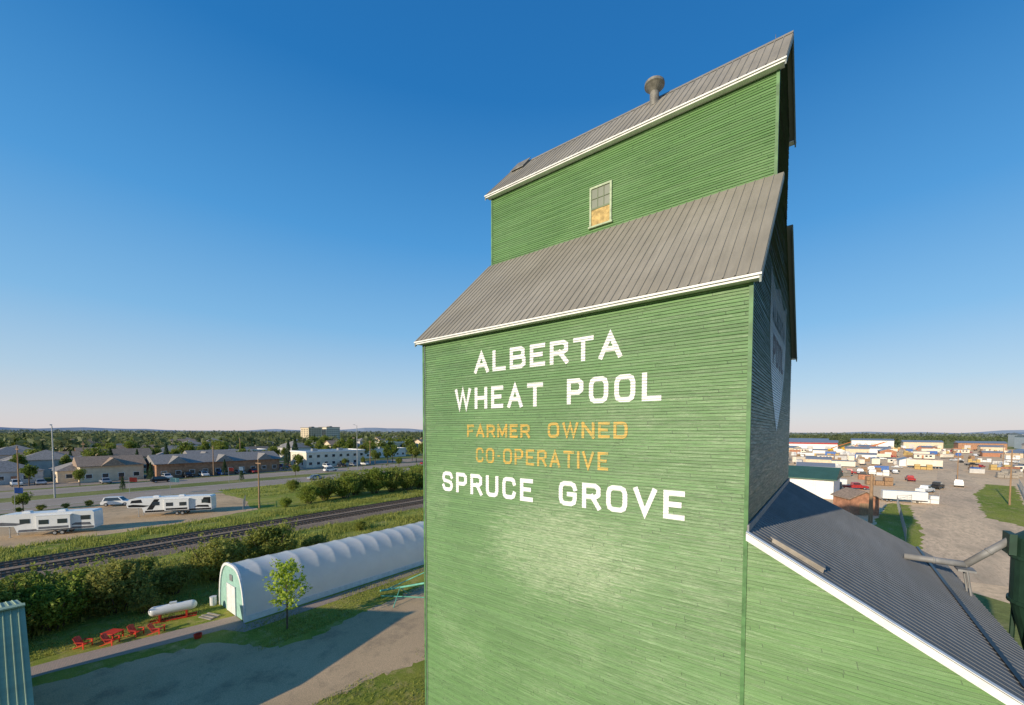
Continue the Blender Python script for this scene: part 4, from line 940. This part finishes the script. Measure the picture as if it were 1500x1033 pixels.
def fence(p,q,label):
    p=Vector((*p,0));q=Vector((*q,0));n=max(2,int((q-p).length/3.5));e=ob('fence',None,None,p);tag(e,label,'fence','chain-link fences around the yard')
    d=q-p;b=B()
    for z in (.1,.5,.9,1.3,1.8): b.cyl((0,0,z),(d.x,d.y,z),.015 if z<1.8 else .03,None,4)
    m_=int(d.length/.5)
    for i in range(m_):
        t=i/m_;b.cyl((d.x*t,d.y*t,.05),(d.x*t,d.y*t,1.8),.008,None,3)
    ob('wire_panel',b.mesh('wire',['mesh']),e)
    for i in range(n+1): ob('post',FP,e,d*(i/n))
fence((9,74),(12,112),'grey chain-link fence beside the dirt track');fence((12,112),(20,122),'grey chain-link fence around the yard corner');fence((28,100),(45,175),'long grey chain-link fence beside grass strip')
fence((-88,28),(-96,31),'short grey chain-link fence by the lay-by')
# ------------------------------------------------------------ lawn things
def chair():
    s=B()
    for i in range(5): s.add([(-.27,-.3+i*.13,.36-i*.025),(.27,-.3+i*.13,.36-i*.025),(.27,-.19+i*.13,.34-i*.025),(-.27,-.19+i*.13,.34-i*.025),(-.27,-.3+i*.13,.33-i*.025),(.27,-.3+i*.13,.33-i*.025),(.27,-.19+i*.13,.31-i*.025),(-.27,-.19+i*.13,.31-i*.025)],[(0,1,2,3),(7,6,5,4),(0,4,5,1),(1,5,6,2),(2,6,7,3),(3,7,4,0)])
    k=B()
    for i in range(5):
        x=-.26+i*.107;t=.86+.07*(1-abs(i-2)/2);k.add([(x,.3,.25),(x+.09,.3,.25),(x+.1,.66,t),(x-.0,.66,t),(x,.33,.24),(x+.09,.33,.24),(x+.1,.69,t-.01),(x,.69,t-.01)],[(0,1,2,3),(7,6,5,4),(0,4,5,1),(1,5,6,2),(2,6,7,3),(3,7,4,0)])
    parts=[('seat',s.mesh('seat',['red'])),('backrest',k.mesh('back',['red']))]
    for sx in (-.34,.34):
        a=B();a.box(sx-.07,sx+.07,-.38,.42,.54,.565);parts.append(('armrest',a.mesh('arm',['red'])))
        l=B();l.box(sx-.015,sx+.015,-.34,-.24,0,.54);l.add([(sx-.014,-.3,.3),(sx+.014,-.3,.3),(sx+.014,.6,.0),(sx-.014,.6,.0),(sx-.014,-.3,.4),(sx+.014,-.3,.4),(sx+.014,.7,0.0),(sx-.014,.7,.0)],[(0,1,5,4),(1,2,6,5),(3,0,4,7),(4,5,6,7),(0,3,2,1)]);parts.append(('leg',l.mesh('leg',['red'])))
    return parts
CH=chair()
for (x,y,r) in ((-41.3,3.7,2.2),(-40.4,4.9,2.3),(-40.7,6.2,2.1),(-39.9,7.2,2.4)):
    thing('garden_chair','red wooden slatted garden chair on the lawn','chair',CH,(x,y,.01),r,'red garden chairs on the lawn',.82)
tb=B();tb.box(-.5,.5,-.4,.4,.44,.48);tl=B()
for a in (-.42,.42):
    for c in (-.32,.32): tl.box(a-.03,a+.03,c-.03,c+.03,0,.44)
thing('garden_table','low red wooden garden table on the lawn','table',[('table_top',tb.mesh('top',['red'])),('legs',tl.mesh('legs',['red']))],(-41.5,5.1,.01),.5)
tb=B();tb.lathe([(.0,.0),(.2,.0),(.26,.3),(.24,.3),(.18,.06),(0,.05)],n=14);thing('fire_pit','low round red metal fire pit','fire pit',[('bowl',tb.mesh('bowl',['red']))],(-36.6,8.7,.01))
b=B();R_=.42;prof=[(0.001,-1.65)]+[(R_*math.sin(t),-1.25-.4*math.cos(t)) for t in [i*math.pi/16 for i in range(1,9)]]+[(R_*math.sin(t),1.25-.4*math.cos(t)) for t in [math.pi/2+i*math.pi/16 for i in range(0,8)]]+[(0.001,1.65)]
b.lathe(prof,n=20);tk=b.mesh('tank',['rv'],True)
for v in tk.vertices: v.co=Vector((v.co.z,v.co.y,v.co.x+1.0))
tk.update()
l=B()
for x in (-.9,.9): l.box(x-.06,x+.06,-.4,.4,0,.66)
l.box(-1.6,1.6,-.35,-.27,.0,.12);l.box(-1.6,1.6,.27,.35,.0,.12)
st=B();st.box(-.25,.25,-.12,.12,1.41,1.57)
thing('propane_tank','white horizontal propane tank on red skid','propane tank',[('tank',tk),('skid',l.mesh('skid',['red'])),('valve_cover',st.mesh('valve',['rv']))],(-41.9,8.5,.01),math.radians(72),None,.88)
b=B();b.cyl((0,0,0),(0,0,.95),.32,.32,16);b.cyl((0,0,.95),(0,0,1.0),.34,.34,16);thing('barrel','white plastic barrel beside the greenhouse','barrel',[('drum',b.mesh('drum',['rv']))],(-42.5,11.2,.01),0,None,.75)
b=B();
for i in range(4): b.box(-.7,.7,-.4+i*.2,-.25+i*.2,.06*(i%2),.06+.06*(i%2))
thing('plank_stack','weathered wooden planks beside the greenhouse','planks',[('plank',b.mesh('plank',['greywood']))],(-40.0,10.3,.014),.3)
b=B();b.cyl((-32.4,20.6,.6),(-26.5,22.5,2.3),.09,.09,8);b.cyl((-32.0,20.9,.7),(-27.0,25.5,3.6),.05,.05,8)
b2=B();b2.cyl((-30.5,21.3,1.1),(-29.6,20.0,0),.04,.04,6);b2.cyl((-30.5,21.3,1.1),(-30.9,22.6,0),.04,.04,6);b2.cyl((-31.7,20.2,.45),(-28.0,22.6,.4),.045,.045,6)
thing('grain_auger','mint green tubular grain auger frame on gravel','grain auger',[('tube',b.mesh('tube',['mint'])),('support',b2.mesh('support',['mint']))])
# ------------------------------------------------------------ light and sky
sun_el=math.radians(18.5);sx,sy=-.17,-.985
sd=Vector((sx*math.cos(sun_el),sy*math.cos(sun_el),math.sin(sun_el)))
sun=bpy.data.lights.new('sun','SUN');sun.energy=5.0;sun.angle=math.radians(.6);sun.color=(1,.86,.66)
so_=bpy.data.objects.new('sun',sun);COL.objects.link(so_);so_.rotation_euler=sd.to_track_quat('Z','Y').to_euler()
w=bpy.data.worlds.new('World');S.world=w;w.use_nodes=True;nt=w.node_tree
sk=nt.nodes.new('ShaderNodeTexSky');sk.sky_type='NISHITA';sk.sun_disc=False;sk.sun_elevation=sun_el;sk.sun_rotation=math.atan2(sx,sy)
sk.altitude=600;sk.air_density=1.0;sk.dust_density=1.0;sk.ozone_density=2.0
STR=.12
tc=nt.nodes.new('ShaderNodeTexCoord');sp=nt.nodes.new('ShaderNodeSeparateXYZ');L(nt,tc.outputs['Generated'],sp.inputs[0])
cr=nt.nodes.new('ShaderNodeValToRGB');L(nt,sp.outputs[2],cr.inputs[0])
els=[(0.0,(.70,.64,.66)),(.035,(.62,.64,.70)),(.10,(.43,.60,.76)),(.22,(.21,.48,.78)),(.40,(.07,.325,.70)),(.62,(.011,.18,.51)),(1.0,(.006,.1,.34))]
e0=cr.color_ramp.elements
e0[0].position=els[0][0];e0[0].color=(*els[0][1],1);e0[1].position=1;e0[1].color=(*els[-1][1],1)
for p,c in els[1:-1]:
    q=e0.new(p);q.color=(*c,1)
gr=mixc(nt,1.0,cr.outputs[0],(1/STR*1.06,)*3,'MULTIPLY')
L(nt,mixc(nt,.84,sk.outputs[0],gr),nt.nodes['Background'].inputs[0]);nt.nodes['Background'].inputs[1].default_value=STR
# ------------------------------------------------------------ camera
y0,pi0,r0=[math.radians(v) for v in (35.789,-2.221,.205)];f=588.103;cx=789.467;cy=655.091
F=Vector((-math.sin(y0)*math.cos(pi0),math.cos(y0)*math.cos(pi0),math.sin(pi0)));R=Vector((math.cos(y0),math.sin(y0),0));U=R.cross(F)
R2=R*math.cos(r0)+U*math.sin(r0);U2=-R*math.sin(r0)+U*math.cos(r0)
cam=bpy.data.cameras.new('camera');cam.sensor_width=36;cam.sensor_fit='HORIZONTAL';cam.lens=f/1500*36;cam.shift_x=(750-cx)/1500;cam.shift_y=(cy-516.5)/1500;cam.clip_end=20000;cam.clip_start=.1
co_=bpy.data.objects.new('camera',cam);COL.objects.link(co_)
mt=Matrix((R2,U2,-F)).transposed().to_4x4();mt.translation=Vector((0,0,Z));co_.matrix_world=mt
S.camera=co_
S.view_settings.view_transform='Standard';S.view_settings.look='None';S.view_settings.exposure=0
